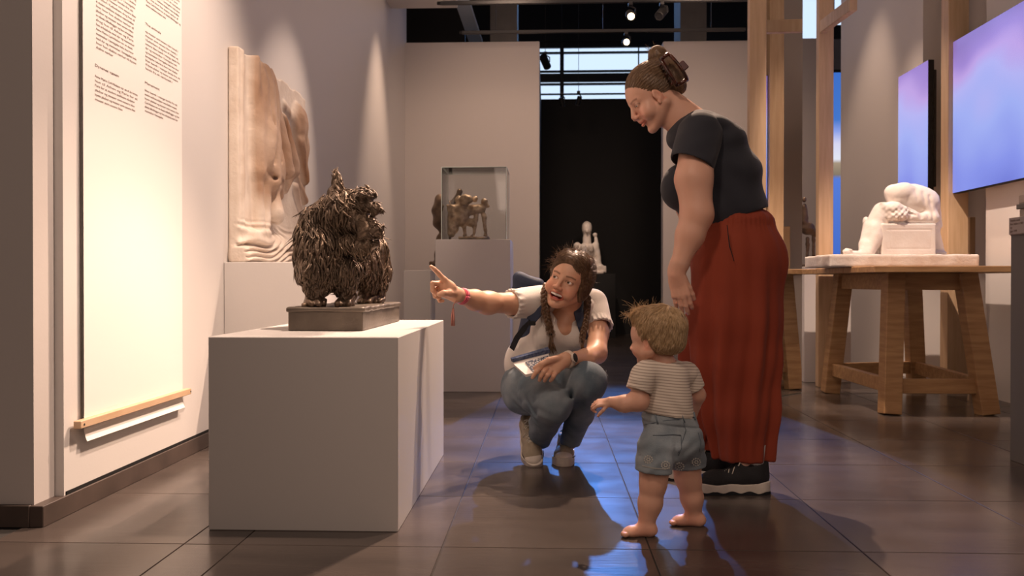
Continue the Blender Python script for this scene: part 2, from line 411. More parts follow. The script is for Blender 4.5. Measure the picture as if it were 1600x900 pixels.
# floor: a dark bed with separate stone tiles, joints recessed between them
floor = tag(MB().box((-2.6,-2.5,-.06), (7,15.5,-.004)).obj('floor', mat('tile_joint', (.035,.030,.027), .8)), kind='structure')
def tile_mat():
    m = bpy.data.materials.new('stone_tile'); m.use_nodes = True; nt = m.node_tree; N = nt.nodes; L = nt.links
    b = N['Principled BSDF']; g = N.new('ShaderNodeNewGeometry')
    n = N.new('ShaderNodeTexNoise'); n.inputs['Scale'].default_value = 2.2; n.inputs['Detail'].default_value = 8; n.inputs['Distortion'].default_value = .6
    mp = N.new('ShaderNodeMapping'); mp.inputs['Scale'].default_value = (.6,2.2,1); L.new(g.outputs['Position'], mp.inputs[0]); L.new(mp.outputs[0], n.inputs['Vector'])
    r = N.new('ShaderNodeValToRGB'); e = r.color_ramp.elements; e[0].position = .3; e[0].color = (.060,.048,.043,1); e[1].position = .75; e[1].color = (.098,.078,.068,1)
    L.new(n.outputs['Fac'], r.inputs[0]); oi = N.new('ShaderNodeObjectInfo')
    hs = N.new('ShaderNodeHueSaturation'); mr = N.new('ShaderNodeMapRange'); mr.inputs['To Min'].default_value = .88; mr.inputs['To Max'].default_value = 1.12
    L.new(oi.outputs['Random'], mr.inputs[0]); L.new(mr.outputs[0], hs.inputs['Value']); L.new(r.outputs[0], hs.inputs['Color']); L.new(hs.outputs[0], b.inputs['Base Color'])
    n2 = N.new('ShaderNodeTexNoise'); n2.inputs['Scale'].default_value = 5; n2.inputs['Detail'].default_value = 6; L.new(g.outputs['Position'], n2.inputs['Vector'])
    m2 = N.new('ShaderNodeMapRange'); m2.inputs['To Min'].default_value = .15; m2.inputs['To Max'].default_value = .31; L.new(n2.outputs['Fac'], m2.inputs[0]); L.new(m2.outputs[0], b.inputs['Roughness'])
    n3 = N.new('ShaderNodeTexNoise'); n3.inputs['Scale'].default_value = 24; n3.inputs['Detail'].default_value = 6; L.new(mp.outputs[0], n3.inputs['Vector'])
    bp = N.new('ShaderNodeBump'); bp.inputs['Strength'].default_value = .035; bp.inputs['Distance'].default_value = .01; L.new(n3.outputs['Fac'], bp.inputs['Height']); L.new(bp.outputs[0], b.inputs['Normal'])
    b.inputs['Specular IOR Level'].default_value = .45
    return m
M['tile'] = tile_mat()
TS = .608; JG = .0035
tile_meshes = {}
def tile(x0, y0, w, d):
    key = (round(w,3), round(d,3))
    if key not in tile_meshes:
        o = MB().box((JG/2,JG/2,-.012), (w-JG/2,d-JG/2,0), .0012).obj('tile', M['tile'], floor, loc=(0,0,0)); tile_meshes[key] = o.data
    else:
        o = bpy.data.objects.new('tile', tile_meshes[key]); COL.objects.link(o); o.parent = floor
    o.location = Vector((x0, y0, 0)) - floor.location
cols = [(-1.66,.585), (-1.075,.163)] + [(-.912+i*TS, TS) for i in range(12)]
Y0 = 2.554 - 5*.606
for j in range(0, 23):
    for (cx, w) in cols:
        y = Y0 + j*.606
        if cx > 3.1 and y < 1: continue
        tile(cx, y, w, .606)
for j in range(0,5):
    for i in range(2): tile(-1.66-TS*(i+1), Y0+j*.606, TS, .606)
# left wall and its near return
struct('wall_left', (-1.80,2.84,0), (-1.60,10.0,4.6), M['wall_white'])
struct('wall_left_return', (-3.2,2.72,0), (-1.63,2.86,4.6), M['wall'])
def bb(name, lo, hi): return struct(name, lo, hi, M['base'], .002)
bb('baseboard_left', (-1.65,2.705,0), (-1.592,4.44,.068))
bb('baseboard_left_return', (-3.2,2.70,0), (-1.635,2.725,.070))
tag(MB().box((-1.64,2.85,.068), (-1.597,4.44,.080)).obj('trim_1', M['black']), kind='structure')  # black strip standing in for the shadow line on top of the baseboard
# soffit and ceiling
struct('ceiling', (-3.2,-2.6,4.6), (7,11.2,4.7), M['ceil'])
struct('ceiling_far_hall', (-3.2,11.2,6.9), (7,16,7.0), M['ceil'])
struct('trim_8', (-3.2,11.15,4.7), (7,11.2,7.0), M['ceil'])
struct('trim_2', (-1.60,2.0,4.45), (-1.0,9.0,4.6), M['wall_white'])
x_s = P(715,0,9.0)[0]
struct('wall_soffit', (-1.62,8.6,3.60), (x_s,9.0,4.6), M['wall_white'])
# back partitions, 3.5 m high, standing free of the ceiling
YB = 9.9
zt = P(700,66,YB)[2]; xl = P(843,300,YB)[0]; xr0 = P(1036,300,YB)[0]
struct('wall_back_left', (-1.62,YB,0), (xl,YB+.16,zt), M['wall'], .006)
struct('wall_back_right', (xr0,YB,0), (P(1172,300,YB)[0],YB+.16,P(1100,64,YB)[2]), M['wall'], .006)
struct('wall_back_centre', (P(1168,300,YB)[0],YB+3.0,0), (5.2,YB+3.16,4.3), M['wall'])
# black room behind the opening
struct('wall_black_room', (-1.2,13.0,0), (2.2,13.1,P(940,155,13)[2]), M['black'])
struct('wall_black_side', (xl-.02,10.06,0), (xl,13.0,3.5), M['black'])
struct('wall_black_right', (2.18,10.2,0), (2.24,13.0,3.5), M['black'])
# daylit windows high on the far wall
YW = 15.0
def wz(py): return P(900,py,YW)[2]
def wx(px): return P(px,110,YW)[0]
struct('wall_far_upper', (-3.2,YW+.1,0), (7,YW+.2,6.9), M['black'])
w1 = MB().box((wx(842)-.6,YW+.05,wz(157)), (wx(1330),YW+.06,wz(-40))).obj('window_1', M['window']); tag(w1, kind='structure')
frame_m = mat('window_frame_metal', (.012,.016,.022), .5)
for (a, b) in ((66,75),(81,84),(110,113),(115,128),(130,133),(146,148),(155,175)):
    MB().box((wx(835)-.6,YW-.02,wz(b)), (wx(1250),YW+.04,wz(a)), .003).obj('window_frame', frame_m, w1)
for (a, b) in ((875,881),(997,998.6)):
    MB().box((wx(a),YW-.03,wz(160)), (wx(b),YW+.045,wz(60)), .003).obj('window_mullion', frame_m, w1)
for (a, b) in ((20,28),(44,70)):
    MB().box((wx(1285),YW-.02,wz(b)), (wx(1335),YW+.04,wz(a)), .003).obj('window_frame', frame_m, w1)
MB().box((wx(1300),YW-.03,wz(80)), (wx(1303),YW+.045,wz(-40)), .003).obj('window_mullion', frame_m, w1)
struct('trim_3', (-3.2,YW-.1,wz(66)), (wx(1250),YW+.0,wz(-40)), M['ceil'])
# concrete ceiling beams seen above the partitions
def beamc(i, px0, px1, y0, y1, z0, z1, m): struct('trim_%d' % i, (P(px0,40,y0)[0],y0,z0), (P(px1,40,y0)[0],y1,z1), m)
zb = P(800,68,10.4)[2]
beamc(4, 766, 808, 10.4, 10.9, zb-.1, 4.6, M['concrete'])
beamc(5, 1063, 1104, 10.4, 10.9, zb-.1, 4.6, M['concrete'])
struct('trim_6', (P(640,30,10.4)[0]-.6,10.95,zb-.2), (P(720,30,10.4)[0],11.0,4.6), M['black'])
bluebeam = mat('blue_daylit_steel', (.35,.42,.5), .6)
mb = MB().beam(P(722,0,9.6), P(744,66,10.6), .16, .05)
poly_struct('trim_7', mb, bluebeam)
# right side: wall with two screens, a gap with a post, wall behind the table
XA = 2.95
yA0, yA1 = 6.98, Yat(1313, XA)
struct('wall_right', (XA,yA0,0), (XA+.14,yA1,4.6), M['wall_white'])
struct('wall_right_near', (2.98,-.5,0), (3.1,6.05,4.6), M['wall_white'])
struct('wall_right_gap', (3.3,6.0,0), (3.4,8.8,4.6), M['wall'])
struct('wall_far_right', (5.2,-2.5,0), (5.3,13.0,4.3), M['wall'])
# screens
def screen(y0, y1, z0, z1, x, label):
    t = thing('video_screen', label, 'screen', (x+.05,(y0+y1)/2,z0))
    MB().box((x+.012,y0,z0), (x+.055,y1,z1), .003).obj('housing', M['black'], t)
    MB().box((x+.006,y0+.006,z0+.006), (x+.0125,y1-.006,z1-.006)).obj('display', M['screen'], t)
    MB().box((x+.055,y0+.06,z0+.06), (x+.0995,y1-.06,z1-.06), .004).obj('mount', M['darkgrey'], t)
    return t
xs = 2.85; ys = Yat(1447, xs)
s1 = screen(ys, Yat(1401, xs), P(1447,303,ys)[2], P(1447,93,ys)[2], xs, 'smaller-looking blue and violet video screen on the grey wall above the white sculpture')
mb = MB()
for k in range(4):
    mb.tube([P(1456,120+k*40,ys), P(1460,135+k*40,ys-.005), P(1455,150+k*40,ys)], .006, 6)
mb.obj('cable', M['black'], s1, smooth=True)
xs2 = 2.88; ys2 = Yat(1486, xs2)
screen(ys2-1.75, ys2, P(1486,303,ys2)[2], P(1486,65,ys2)[2], xs2, 'large blue and violet video screen cut off by the right picture edge')
# third screen seen through the gap between post and wall
x0 = P(1298,200,10.4)[0]
t = thing('video_screen', 'far narrow view of a bright blue screen behind the pine posts', 'screen', (x0+.3,10.45,P(1300,408,10.4)[2]))
MB().box((x0,10.41,P(1300,408,10.4)[2]), (x0+1.4,10.5,P(1300,112,10.4)[2]), .004).obj('housing', M['black'], t)
MB().box((x0+.01,10.40,P(1300,408,10.4)[2]+.01), (x0+1.39,10.412,P(1300,112,10.4)[2]-.01)).obj('display', M['screen3'], t)
struct('wall_behind_far_screen', (P(1296,200,10.6)[0],10.52,0), (P(1296,200,10.6)[0]+1.5,10.6,P(1300,108,10.5)[2]), M['darkgrey'])
struct('wall_back_slit', (P(1236,200,10.2)[0],10.2,0), (P(1281,200,10.2)[0],10.32,P(1260,60,10.2)[2]), M['wall'])
# timber posts
def post(px0, px1, Y, label, depth=.07, z1=4.6, pw=None):
    a = P(px0,400,Y)[0]; b = P(px1,400,Y)[0]
    o = MB().box((a,Y,0), (b,Y+depth,z1), .003).obj('timber_post', M['pine'])
    return tag(o, label, 'post')
post(1171,1197,5.62,'pale pine post behind the back of the standing woman, beside the mirror', .07)
post(1279,1302,6.55,'pale pine post between the mirror and the grey screen wall, left of the oak table', .07)
post(1481,1513,6.34,'pale pine post standing between the two large video screens', .12)
post(1515,1524,6.50,'thin pine post edge right of the post between the screens', .1, 1.25)
br = MB().beam(P(1286,42,6.50), P(1334,6,5.9), .05, .09); tag(br.obj('timber_brace', M['pine']), 'short pine rail running forward from the post left of the oak table', 'beam')
# tall mirror standing beside the first post
mbx = P(1253,500,6.2)[0]; mb_ = np.array([mbx,6.2]); ma_ = mb_ - .60*np.array([.675,.738])
t = thing('standing_mirror', 'tall frameless mirror panel behind the woman in rust trousers, reflecting the oak table', 'mirror', (ma_[0],ma_[1],0))
def vslab(a, b, th, z0, z1):
    a = np.array(a); b = np.array(b); d = (b-a)/np.linalg.norm(b-a); n = np.array([-d[1], d[0]])*th
    q = [a, b, b+n, a+n]
    return MB().add([(p[0],p[1],z) for z in (z0,z1) for p in q], [(3,2,1,0),(4,5,6,7),(0,1,5,4),(1,2,6,5),(2,3,7,6),(3,0,4,7)])
vslab(ma_, mb_, .006, .006, 4.3).obj('mirror_face', M['mirror'], t)
vslab(ma_+np.array([-.006,.008]), mb_+np.array([-.004,.006]), .012, .0, 4.3).obj('backing', M['glass_edge'], t)
# ================================================================ PLINTHS
def plinth(lo, hi, label, group=None, m=None, cat='plinth'):
    t = thing('plinth', label, cat, ((lo[0]+hi[0])/2,(lo[1]+hi[1])/2,0), group)
    MB().box(lo, hi, .0025).obj('plinth_body', m or M['plinth'], t)
    return t
def pl_px(px0, px1, Y, py_top, depth, label, x1=None, m=None):
    a = P(px0, 440, Y)[0]; b = x1 if x1 is not None else P(px1, 440, Y)[0]
    z = P((px0+px1)/2, py_top, Y)[2]
    return plinth((a,Y,0), (b,Y+depth,z), label, m=m), (a, b, z)
pl_a, (ax0, ax1, az) = pl_px(325, 621.5, 2.70, 526.5, 1.215, 'large grey box plinth in the foreground carrying the bronze dog')
pl_b, (bx0, bx1, bz) = pl_px(680, 797.5, 6.16, 374, .55, 'tall grey plinth carrying the clear acrylic case')
pl_c, (cx0, cx1, cz) = pl_px(630.5, 672, 6.75, 422.5, .45, 'low pale plinth just left of the tall plinth, behind the pointing hand')
dY = Yat(350,-1.598); dz = P(400,409.5,dY)[2]; plinth((-1.598,dY,0), (-1.12,dY+1.35,dz), 'white plinth against the left wall carrying the plaster relief', m=M['wall_white'])
pl_e, _ = pl_px(910, 962, 12.2, 428, .5, 'black plinth carrying the small bust-length figure in the dark room', m=M['black'])
# thin lid edge along the big plinth
# ================================================================ NEAR RIGHT PLINTH WITH TEXT PLATES
yn = 3.9; xn = P(1579, 440, yn)[0]
zt_n = P(1579, 345, yn)[2]
t = plinth((xn,3.1,0), (xn+.6,yn,zt_n-.03), 'dark grey plinth cut off by the right edge of the picture', m=mat('grey_plinth_paint', (.16,.15,.145), .5))
pm = mat('label_plate', (.42,.36,.34), .6); pm2 = mat('label_stone', (.55,.46,.40), .7)
lt = thing('label_plate', 'pale text plate along the top edge of the dark grey plinth at right', 'label', (xn,3.5,zt_n-.10))
MB().box((xn-.008,3.2,P(1579,367,yn)[2]), (xn-.002,yn,P(1579,341,yn)[2]), .001).obj('plate', pm, lt)
def text_obj(body, size, name, parent, mtl, origin, xdir, ydir, extrude=.0004, align='LEFT', space=1.0, width=None):
    cu = bpy.data.curves.new(name, 'FONT'); cu.body = body; cu.size = size; cu.extrude = extrude; cu.align_x = align; cu.space_line = space; cu.resolution_u = 2
    o = bpy.data.objects.new(name, cu); COL.objects.link(o); bpy.context.view_layer.update()
    me = bpy.data.meshes.new_from_object(o.evaluated_get(bpy.context.evaluated_depsgraph_get())); bpy.data.objects.remove(o)
    n = len(me.vertices); co = np.zeros(n*3, np.float32); me.vertices.foreach_get('co', co); co = co.reshape(-1,3)
    if width is not None and n: co[:,0] *= width/ (co[:,0].max()-co[:,0].min())
    X = A3(xdir); Yd = A3(ydir); Zd = np.cross(X, Yd)
    w = A3(origin) + co[:,:1]*X + co[:,1:2]*Yd + co[:,2:3]*Zd
    off = np.array(wloc(parent)); w = w - off
    me.vertices.foreach_set('co', w.astype(np.float32).ravel()); me.update(); me.name = name; me.materials.clear(); me.materials.append(mtl)
    ob = bpy.data.objects.new(name, me); COL.objects.link(ob); ob.parent = parent; return ob
text_obj('Hendes værk\nhun skabte i 1902\nog\ngips 1904\nudlånt af museet her', .0145, 'plate_text', lt, M['ink'], (xn-.0086,yn-.012,P(1579,347,yn)[2]), (0,-1,0), (0,0,1), space=1.05)
st = thing('stone_block', 'small tan block in layers standing on the dark grey plinth at right', 'sculpture', (xn+.05,3.5,zt_n-.03))
MB().box((xn+.02,3.2,zt_n-.03), (xn+.2,yn-.03,P(1579,328,yn)[2]), .004).obj('lower_layer', pm2, st)
MB().box((xn+.012,3.2,P(1579,328,yn)[2]+.0005), (xn+.2,yn-.02,P(1579,320,yn)[2]), .002).obj('band', mat('grey_band', (.22,.2,.18), .6), st)
MB().box((xn+.016,3.2,P(1579,320,yn)[2]+.0005), (xn+.2,yn-.03,P(1579,306,yn)[2]), .004).obj('upper_layer', pm2, st)
# ================================================================ BANNER WITH TEXT
xb = -1.585
def yx(px, X): return Yat(px, X)
yb0, yb1 = yx(131, xb), yx(285, xb)
zbar = P(118, 664, yx(118, xb))[2]
bt = thing('text_banner', 'white paper exhibition banner with text hanging on the left wall over a wooden bar', 'banner', (xb,(yb0+yb1)/2,.2))
pts = []
prof = [(0.0,3.2),(0.0,2.0),(0.0,1.0),(0.0,zbar+.03),(-.002,zbar),(.0,zbar-.03),(.004,zbar-.05),(.010,zbar-.065)]
V = [(xb+p[0], y, p[1]) for p in prof for y in (yb0, yb1)]; V2 = [(v[0]-.0012, v[1], v[2]) for v in V]
n = len(prof); F = [(2*i, 2*i+1, 2*i+3, 2*i+2) for i in range(n-1)]; F2 = [tuple(2*n+q for q in f[::-1]) for f in F]
E = [(2*i, 2*i+2, 2*n+2*i+2, 2*n+2*i) for i in range(n-1)] + [(2*i+1, 2*n+2*i+1, 2*n+2*i+3, 2*i+3) for i in range(n-1)] + [(0,2*n,2*n+1,1),(2*n-2,2*n-1,4*n-1,4*n-2)]
raw('paper_sheet', V+V2, F+F2+E, M['paper'], bt)
bar = MB().box((xb-.004,yx(118,xb)-.01,zbar-.012), (xb+.022,yx(291,xb),zbar+.014), .002).obj('hanging_bar', M['barwood'], bt)
for yy in (yx(118,xb)+.0, yx(291,xb)-.02):
    MB().lathe((xb+.022,yy+.012,zbar), [(.0,-.001),(.004,-.001),(.004,.0015),(.0,.0015)], 10, (1,0,0)).obj('screw', M['darkgrey'], bar)
MB().box((xb-.008,yb0-.006,zbar-.01), (xb-.006,yb0-.004,3.3)).obj('hanging_wire', M['base'], bt)
def zpx(px, py): return P(px, py, yx(px, xb))[2]
rs = random.Random(5)
words = 'Anne Marie Carl-Nielsen var en dansk billedhugger og hun arbejdede med dyr og mennesker i bevægelse hele livet hvor hun skabte værker til byens pladser og museer som senere blev kendt i mange lande fra sit værksted i København drog hun til Athen og Paris for at studere antikkens skulptur mens familien ventede hjemme'.split()
def para(px0, px1, py, nl, label=None, first=None, last=.4):
    y0 = yx(px0, xb); w = yx(px1, xb) - y0; z = zpx(px0, py); lh = .0162
    for i in range(nl):
        ww = w*(rs.uniform(.90,1.0) if i < nl-1 else last)
        nw = max(2, int(ww/.043)); k = rs.randrange(len(words)-nw)
        s = first if (i == 0 and first) else ' '.join(words[k:k+nw])
        text_obj(s, .0128, 'text_line', bt, M['ink'], (xb+.0008, y0, z-i*lh), (0,1,0), (0,0,1), .0002, width=ww)
def head_(px0, py, s, w):
    text_obj(s, .0135, 'text_line', bt, M['ink'], (xb+.0008, yx(px0, xb), zpx(px0, py)), (0,1,0), (0,0,1), .0004, width=w)
para(151, 214, -62, 20, first='Anne Marie Carl-Nielsen var en')
para(149, 216, 120, 6, first='Anne Marie Carl-Nielsen var en af de første', last=.62)
head_(149, 103, 'Dyrenes væsen', .17)
para(229, 283, -62, 12, last=.55)
head_(228, 38, 'The animals', .14)
para(228, 282, 50, 10, last=.75)
head_(227, 130, 'Movement', .13)
para(227, 281, 142, 6, last=.5)
# ================================================================ PLASTER RELIEF
yr0, yr1 = Yat(359,-1.59), Yat(476,-1.55); zr0 = dz + .001; zr1 = 1.965; xw = -1.60
def relief():
    g = {}
    pr = [rbox((xw+.030,(yr0+yr1)/2,(zr0+zr1)/2), (.028,(yr1-yr0)/2,(zr1-zr0)/2), .008, .004)]
    H = zr1 - zr0; W = yr1 - yr0
    def pt(u, v, d): return (xw+.052+d, yr0+u*W, zr0+v*H)     # u along the wall, v up, d proud of the slab
    # raised frame edge on the near side and a ledge of ground at the foot
    pr += [cone(pt(.035,.0,.0), pt(.035,1.0,.0), .022, .02, .01)]
    pr += [cone(pt(.0,.03,.01), pt(1,.03,.02), .05, .04, .03), cone(pt(.1,.12,.01), pt(.95,.10,.01), .05, .03, .04)]
    # big draped rump filling the left half, top to two thirds down
    pr += [ell(pt(.30,.80,.0), (.085,.20,.24), .03), ell(pt(.27,.60,.0), (.11,.17,.25), .03), ell(pt(.36,.48,.0), (.10,.17,.17), .04)]
    pr += [cone(pt(.14,.97,.0), pt(.17,.45,.02), .055, .06, .03), cone(pt(.22,.95,.0), pt(.30,.42,.05), .05, .06, .02)]
    pr += [cone(pt(.45,.82,.0), pt(.52,.50,.05), .05, .055, .015), cone(pt(.58,.78,.0), pt(.66,.52,.04), .045, .05, .01)]
    pr += [cone(pt(.40,.50,.03), pt(.47,.36,.03), .05, .03, .02), cone(pt(.66,.55,.03), pt(.60,.40,.02), .045, .02, .02)]
    # legs below the drapery
    pr += [cone(pt(.17,.42,.01), pt(.20,.13,.02), .05, .04, .02), cone(pt(.27,.40,.03), pt(.26,.14,.03), .04, .032, .02)]
    pr += [cone(pt(.38,.38,.02), pt(.36,.26,.05), .04, .05, .02), ell(pt(.42,.25,.04), (.04,.055,.05), .02), cone(pt(.5,.40,.0), pt(.50,.28,.0), .03, .02, .01)]
    # second body at the upper right, with hanging leg and arm
    pr += [ell(pt(.83,.80,.0), (.07,.13,.14), .02), ell(pt(.90,.68,.0), (.06,.09,.14), .02), cone(pt(.80,.70,.02), pt(.92,.50,.02), .05, .035, .02)]
    pr += [cone(pt(.72,.56,.0), pt(.92,.38,.02), .03, .03, .01), cone(pt(.78,.44,.0), pt(.97,.22,.01), .035, .012, .01), cone(pt(.93,.58,.0), pt(.96,.36,.0), .03, .015, .01)]
    pr += [cone(pt(.62,.86,.0), pt(.98,.72,.0), .03, .025, .03)]
    # hollows between the folds
    for (u0,v0,u1,v1,r) in ((.37,.82,.43,.50,.014),(.53,.80,.58,.52,.012),(.24,.93,.25,.50,.008),(.31,.90,.34,.52,.008),(.70,.80,.76,.62,.012),(.545,.56,.60,.50,.02),(.20,.44,.44,.40,.013)):
        pr.append(cone(pt(u0,v0,.085 if v0 > .7 else .08), pt(u1,v1,.09), r, r, .02, op='s'))
    def fold(X, Y, Z):
        u = (Y-yr0)/W; v = (Z-zr0)/H
        low = np.clip((.22-v)/.1, 0, 1)*np.clip((X-xw-.04)*50, 0, 1)
        up = np.clip((v-.4)/.1, 0, 1)*np.clip((X-xw-.06)*50, 0, 1)
        return (low*.011*np.sin(26*Y+14*np.sin(17*Z)+4*np.sin(9*Y)) + up*.0035*np.sin(70*Y+3*np.sin(7*Z+5*Y)) + .0022*sn(X,Y,Z,60,3)*np.clip((X-xw-.05)*60,0,1)).astype(np.float32)
    pr.append(addf(fold))
    def notch(X, Y, Z): return (Z - (zr1 - .006 - .10*np.clip((Y-yr0-.12*W)/(.16*W),0,1)*np.clip((.75*W-(Y-yr0))/(.3*W)+.3,0,1)*0 - .012*np.sin(Y*23) ) + 0*X).astype(np.float32)
    pr.append(clip(notch))
    pr.append(clip(lambda X,Y,Z: (yr0-.02-Y+0*X+0*Z)))
    return pr
V, F = solid(relief(), (xw-.004,yr0-.03,zr0-.005), (xw+.26,yr1+.03,zr1+.02), .0065)
ccol = np.ones((len(V),3)); dpt = np.clip((V[:,0]-xw-.062)*28, 0, 1)*np.clip((V[:,2]-zr0-.25*(zr1-zr0))*9, 0, 1)
blot = .5+.5*sn(V[:,0],V[:,1],V[:,2],16,8)
ccol = 1 - dpt[:,None]*(.60+.40*blot[:,None])*np.array([.50,.68,.80])
M['relief'] = mat('stained_plaster', (.76,.67,.58), .65, noise=(9,(.66,.56,.47),6,(1,1,1)), bump=(50,.3,6), attr=True)
V[:,0] = np.maximum(V[:,0], xw+.001)
tag(raw('plaster_relief', V, F, M['relief'], smooth=True, col=ccol), 'large pale plaster relief with brown-stained figures and drapery leaning on the left wall', 'relief')
# ================================================================ BRONZE DOG
dy0, dy1 = 3.02, 3.78; dxa, dxb = P(450,500,dy0)[0], P(567,500,dy0)[0]
zb0 = az + .0005; zb1 = P(500, 486.5, dy0)[2]
bs = thing('dog_sculpture', 'dark bronze statue of a shaggy dog turning its head, on the foreground plinth', 'sculpture', ((dxa+dxb)/2,(dy0+dy1)/2,az))
MB().box((dxa,dy0,zb0), (dxb,dy1,zb1), .003).obj('base', M['bronze_base'], bs)
zsl = zb1 + .008
def slabf():
    pr = [rbox(((dxa+dxb)/2,(dy0+dy1)/2,zb1+.006), ((dxb-dxa)/2+.006,(dy1-dy0)/2+.006,.0085), .004, .004)]
    pr.append(addf(lambda X,Y,Z: (.0022*sn(X,Y,Z,55,4)).astype(np.float32))); return pr
V, F = solid(slabf(), (dxa-.03,dy0-.03,zb1-.015), (dxb+.03,dy1+.03,zb1+.035), .005)
raw('ground_slab', V, F, M['bronze_base'], bs, smooth=True)
zs = zb1 + .012
def D(px, py, Y): return P(px, py, Y)
def dogp():
    k = .025; pr = []
    # trunk: chest facing us, body running back
    pr += [ell(D(508,400,3.17), (.092,.11,.125), k), ell(D(495,372,3.22), (.066,.10,.10), k), ell(D(535,402,3.36), (.10,.16,.11), k), ell(D(564,410,3.56), (.088,.13,.110), k)]
    pr += [cone(D(515,318,3.17), D(484,372,3.18), .030, .045, .03)]
    pr += [ell(D(476,402,3.17), (.030,.07,.095), k), ell(D(502,432,3.14), (.080,.07,.065), k)]
    # neck and head in profile to the right
    pr += [cone(D(505,352,3.20), D(535,330,3.16), .078, .070, k), ell(D(537,330,3.15), (.072,.065,.075), k), cone(D(552,338,3.14), D(578,360,3.11), .052, .040, .02)]
    pr += [cone(D(548,312,3.14), D(590,328,3.09), .030, .020, .012), ell(D(572,306,3.11), (.034,.035,.022), .012), cone(D(590,328,3.09), D(602,333,3.085), .013, .007, .006)]
    pr += [cone(D(570,366,3.10), D(592,360,3.08), .030, .026, .010), cone(D(560,386,3.10), D(588,381,3.09), .024, .014, .006), ell(D(598,356,3.075), (.014,.016,.014), .005)]
    pr += [cone(D(545,382,3.12), D(572,396,3.10), .035, .014, .02)]
    pr += [ell(D(574,341,3.05), (.024,.035,.012), .006, op='s'), ell(D(592,343,3.05), (.012,.035,.010), .004, op='s'), cone(D(572,374.5,3.05), D(602,373,3.05), .0035, .0045, .003, op='s'), ell(D(583,352,3.045), (.006,.02,.012), .004, op='s')]
    # tall pricked ear and forelock
    pr += [cone(D(522,325,3.15), D(527,288,3.155), .036, .022, .014, n=(0,1,0), s=.55), cone(D(527,288,3.155), D(526.5,263,3.16), .021, .004, .006, n=(0,1,0), s=.5), cone(D(531,300,3.12), D(530,276,3.13), .010, .006, .005, op='s')]
    pr += [cone(D(562,306,3.13), D(572,296,3.13), .020, .013, .008)]
    # legs
    for (px, yy, r) in ((493,3.10,.038),(541,3.13,.034),(573,3.55,.038),(590,3.60,.034)):
        zt = D(px,425,yy)[2]; x = D(px,425,yy)[0]
        pr += [cone((x,yy,zt), (x,yy,zs+.03), r+.014, r-.004, .02), ell((x,yy-.018,zs+.014), (r+.001,r+.014,.020), .012)]
        for q in (-1,0,1): pr.append(ell((x+q*.021,yy-.05,zs+.010), (.011,.020,.013), .004))
    pr += [cone(D(583,392,3.58), D(588,430,3.60), .058, .050, .02)]
    def fur(X, Y, Z):
        return (.0035*np.sin(190*X+60*Y+5*np.sin(22*Z+9*X)+2.5*np.sin(40*Z+30*Y)) + .0022*sn(X,Y,Z,100,7)).astype(np.float32)
    pr.append(addf(fur))
    pr.append(clip(lambda X,Y,Z: (zs-.008-Z+0*X+0*Y)))
    return pr
dp = dogp()
V, F = solid(dp, D(455,256,3.05)+A3((-.02,-.15,-.6)), D(615,256,3.75)+A3((.08,.1,.03)), .0040)
def normals(V, F):
    n = np.cross(V[F[:,2]]-V[F[:,0]], V[F[:,3]]-V[F[:,1]]); vn = np.zeros_like(V)
    for j in range(4): np.add.at(vn, F[:,j], n)
    return vn/(np.linalg.norm(vn,axis=1)[:,None]+1e-12)
vn = normals(V, F); mb = MB(); rr = np.random.RandomState(3)
cand = rr.permutation(len(V)); cnt = 0; grid = {}
xface = D(556,350,3.1)[0]; zchin = D(560,392,3.1)[2]; zear = D(520,316,3.15)[2]; znk = D(520,335,3.15)[2]
for i in cand:
    p = V[i]; n = vn[i]
    if p[2] < zs+.045 or n[1] > .75: continue
    face = (p[0] > xface and p[1] < 3.2 and p[2] > zchin)
    ear = (p[2] > zear and p[0] < D(545,300,3.15)[0])
    if ear and rr.rand() < .5: continue
    c_ = .0115 if (face or ear) else .0150
    key = tuple((p/c_).astype(int))
    if key in grid: continue
    if face and p[2] < D(560,334,3.1)[2] and rr.rand() < .7: continue
    grid[key] = 1; cnt += 1
    g = A3((0.22*math.sin(p[2]*30+p[1]*9+p[0]*14), .1*math.cos(p[0]*25), -1.0))
    if ear: g = A3((-.05,0,1.0))*1 + .1*rr.normal(size=3)
    elif p[2] > znk: g = A3((.15,.0,-.7)) + .3*rr.normal(size=3)
    if face: g = A3((.5,0,-.5)) + .25*rr.normal(size=3)
    t = g - n*np.dot(g,n); t /= (np.linalg.norm(t)+1e-9)
    side = np.cross(t, n); L = rr.uniform(.045,.080)*(.50 if (face or ear or p[2] < zs+.12) else 1); w = rr.uniform(.0052,.0092)*(.7 if (face or ear) else 1); cv = rr.uniform(-.7,.7)
    pts = []; rad = []; lf = .45 if (face or ear) else 1.0
    for s in np.linspace(0,1,6):
        q = p - t*L*.3 + t*L*s + side*(cv*L*(s*s-.3*s)) + n*(.000 + .0055*lf*math.sin(s*2.9) - .005*s*s)
        q[2] = max(q[2], zs+.004); pts.append(q); rad.append(w*(.5+.9*s if s < .4 else .86*(1-s)**.65+.03))
    mb.tube(pts, rad, 5, flat=.55, up=n)
    if cnt > 2300: break
Vl = A3(mb.v)
dog = raw('dog_body', V, F, M['bronze'], bs, smooth=True)
fur = mb.obj('fur_locks', M['bronze'], bs, smooth=True); tag(fur, kind='stuff')
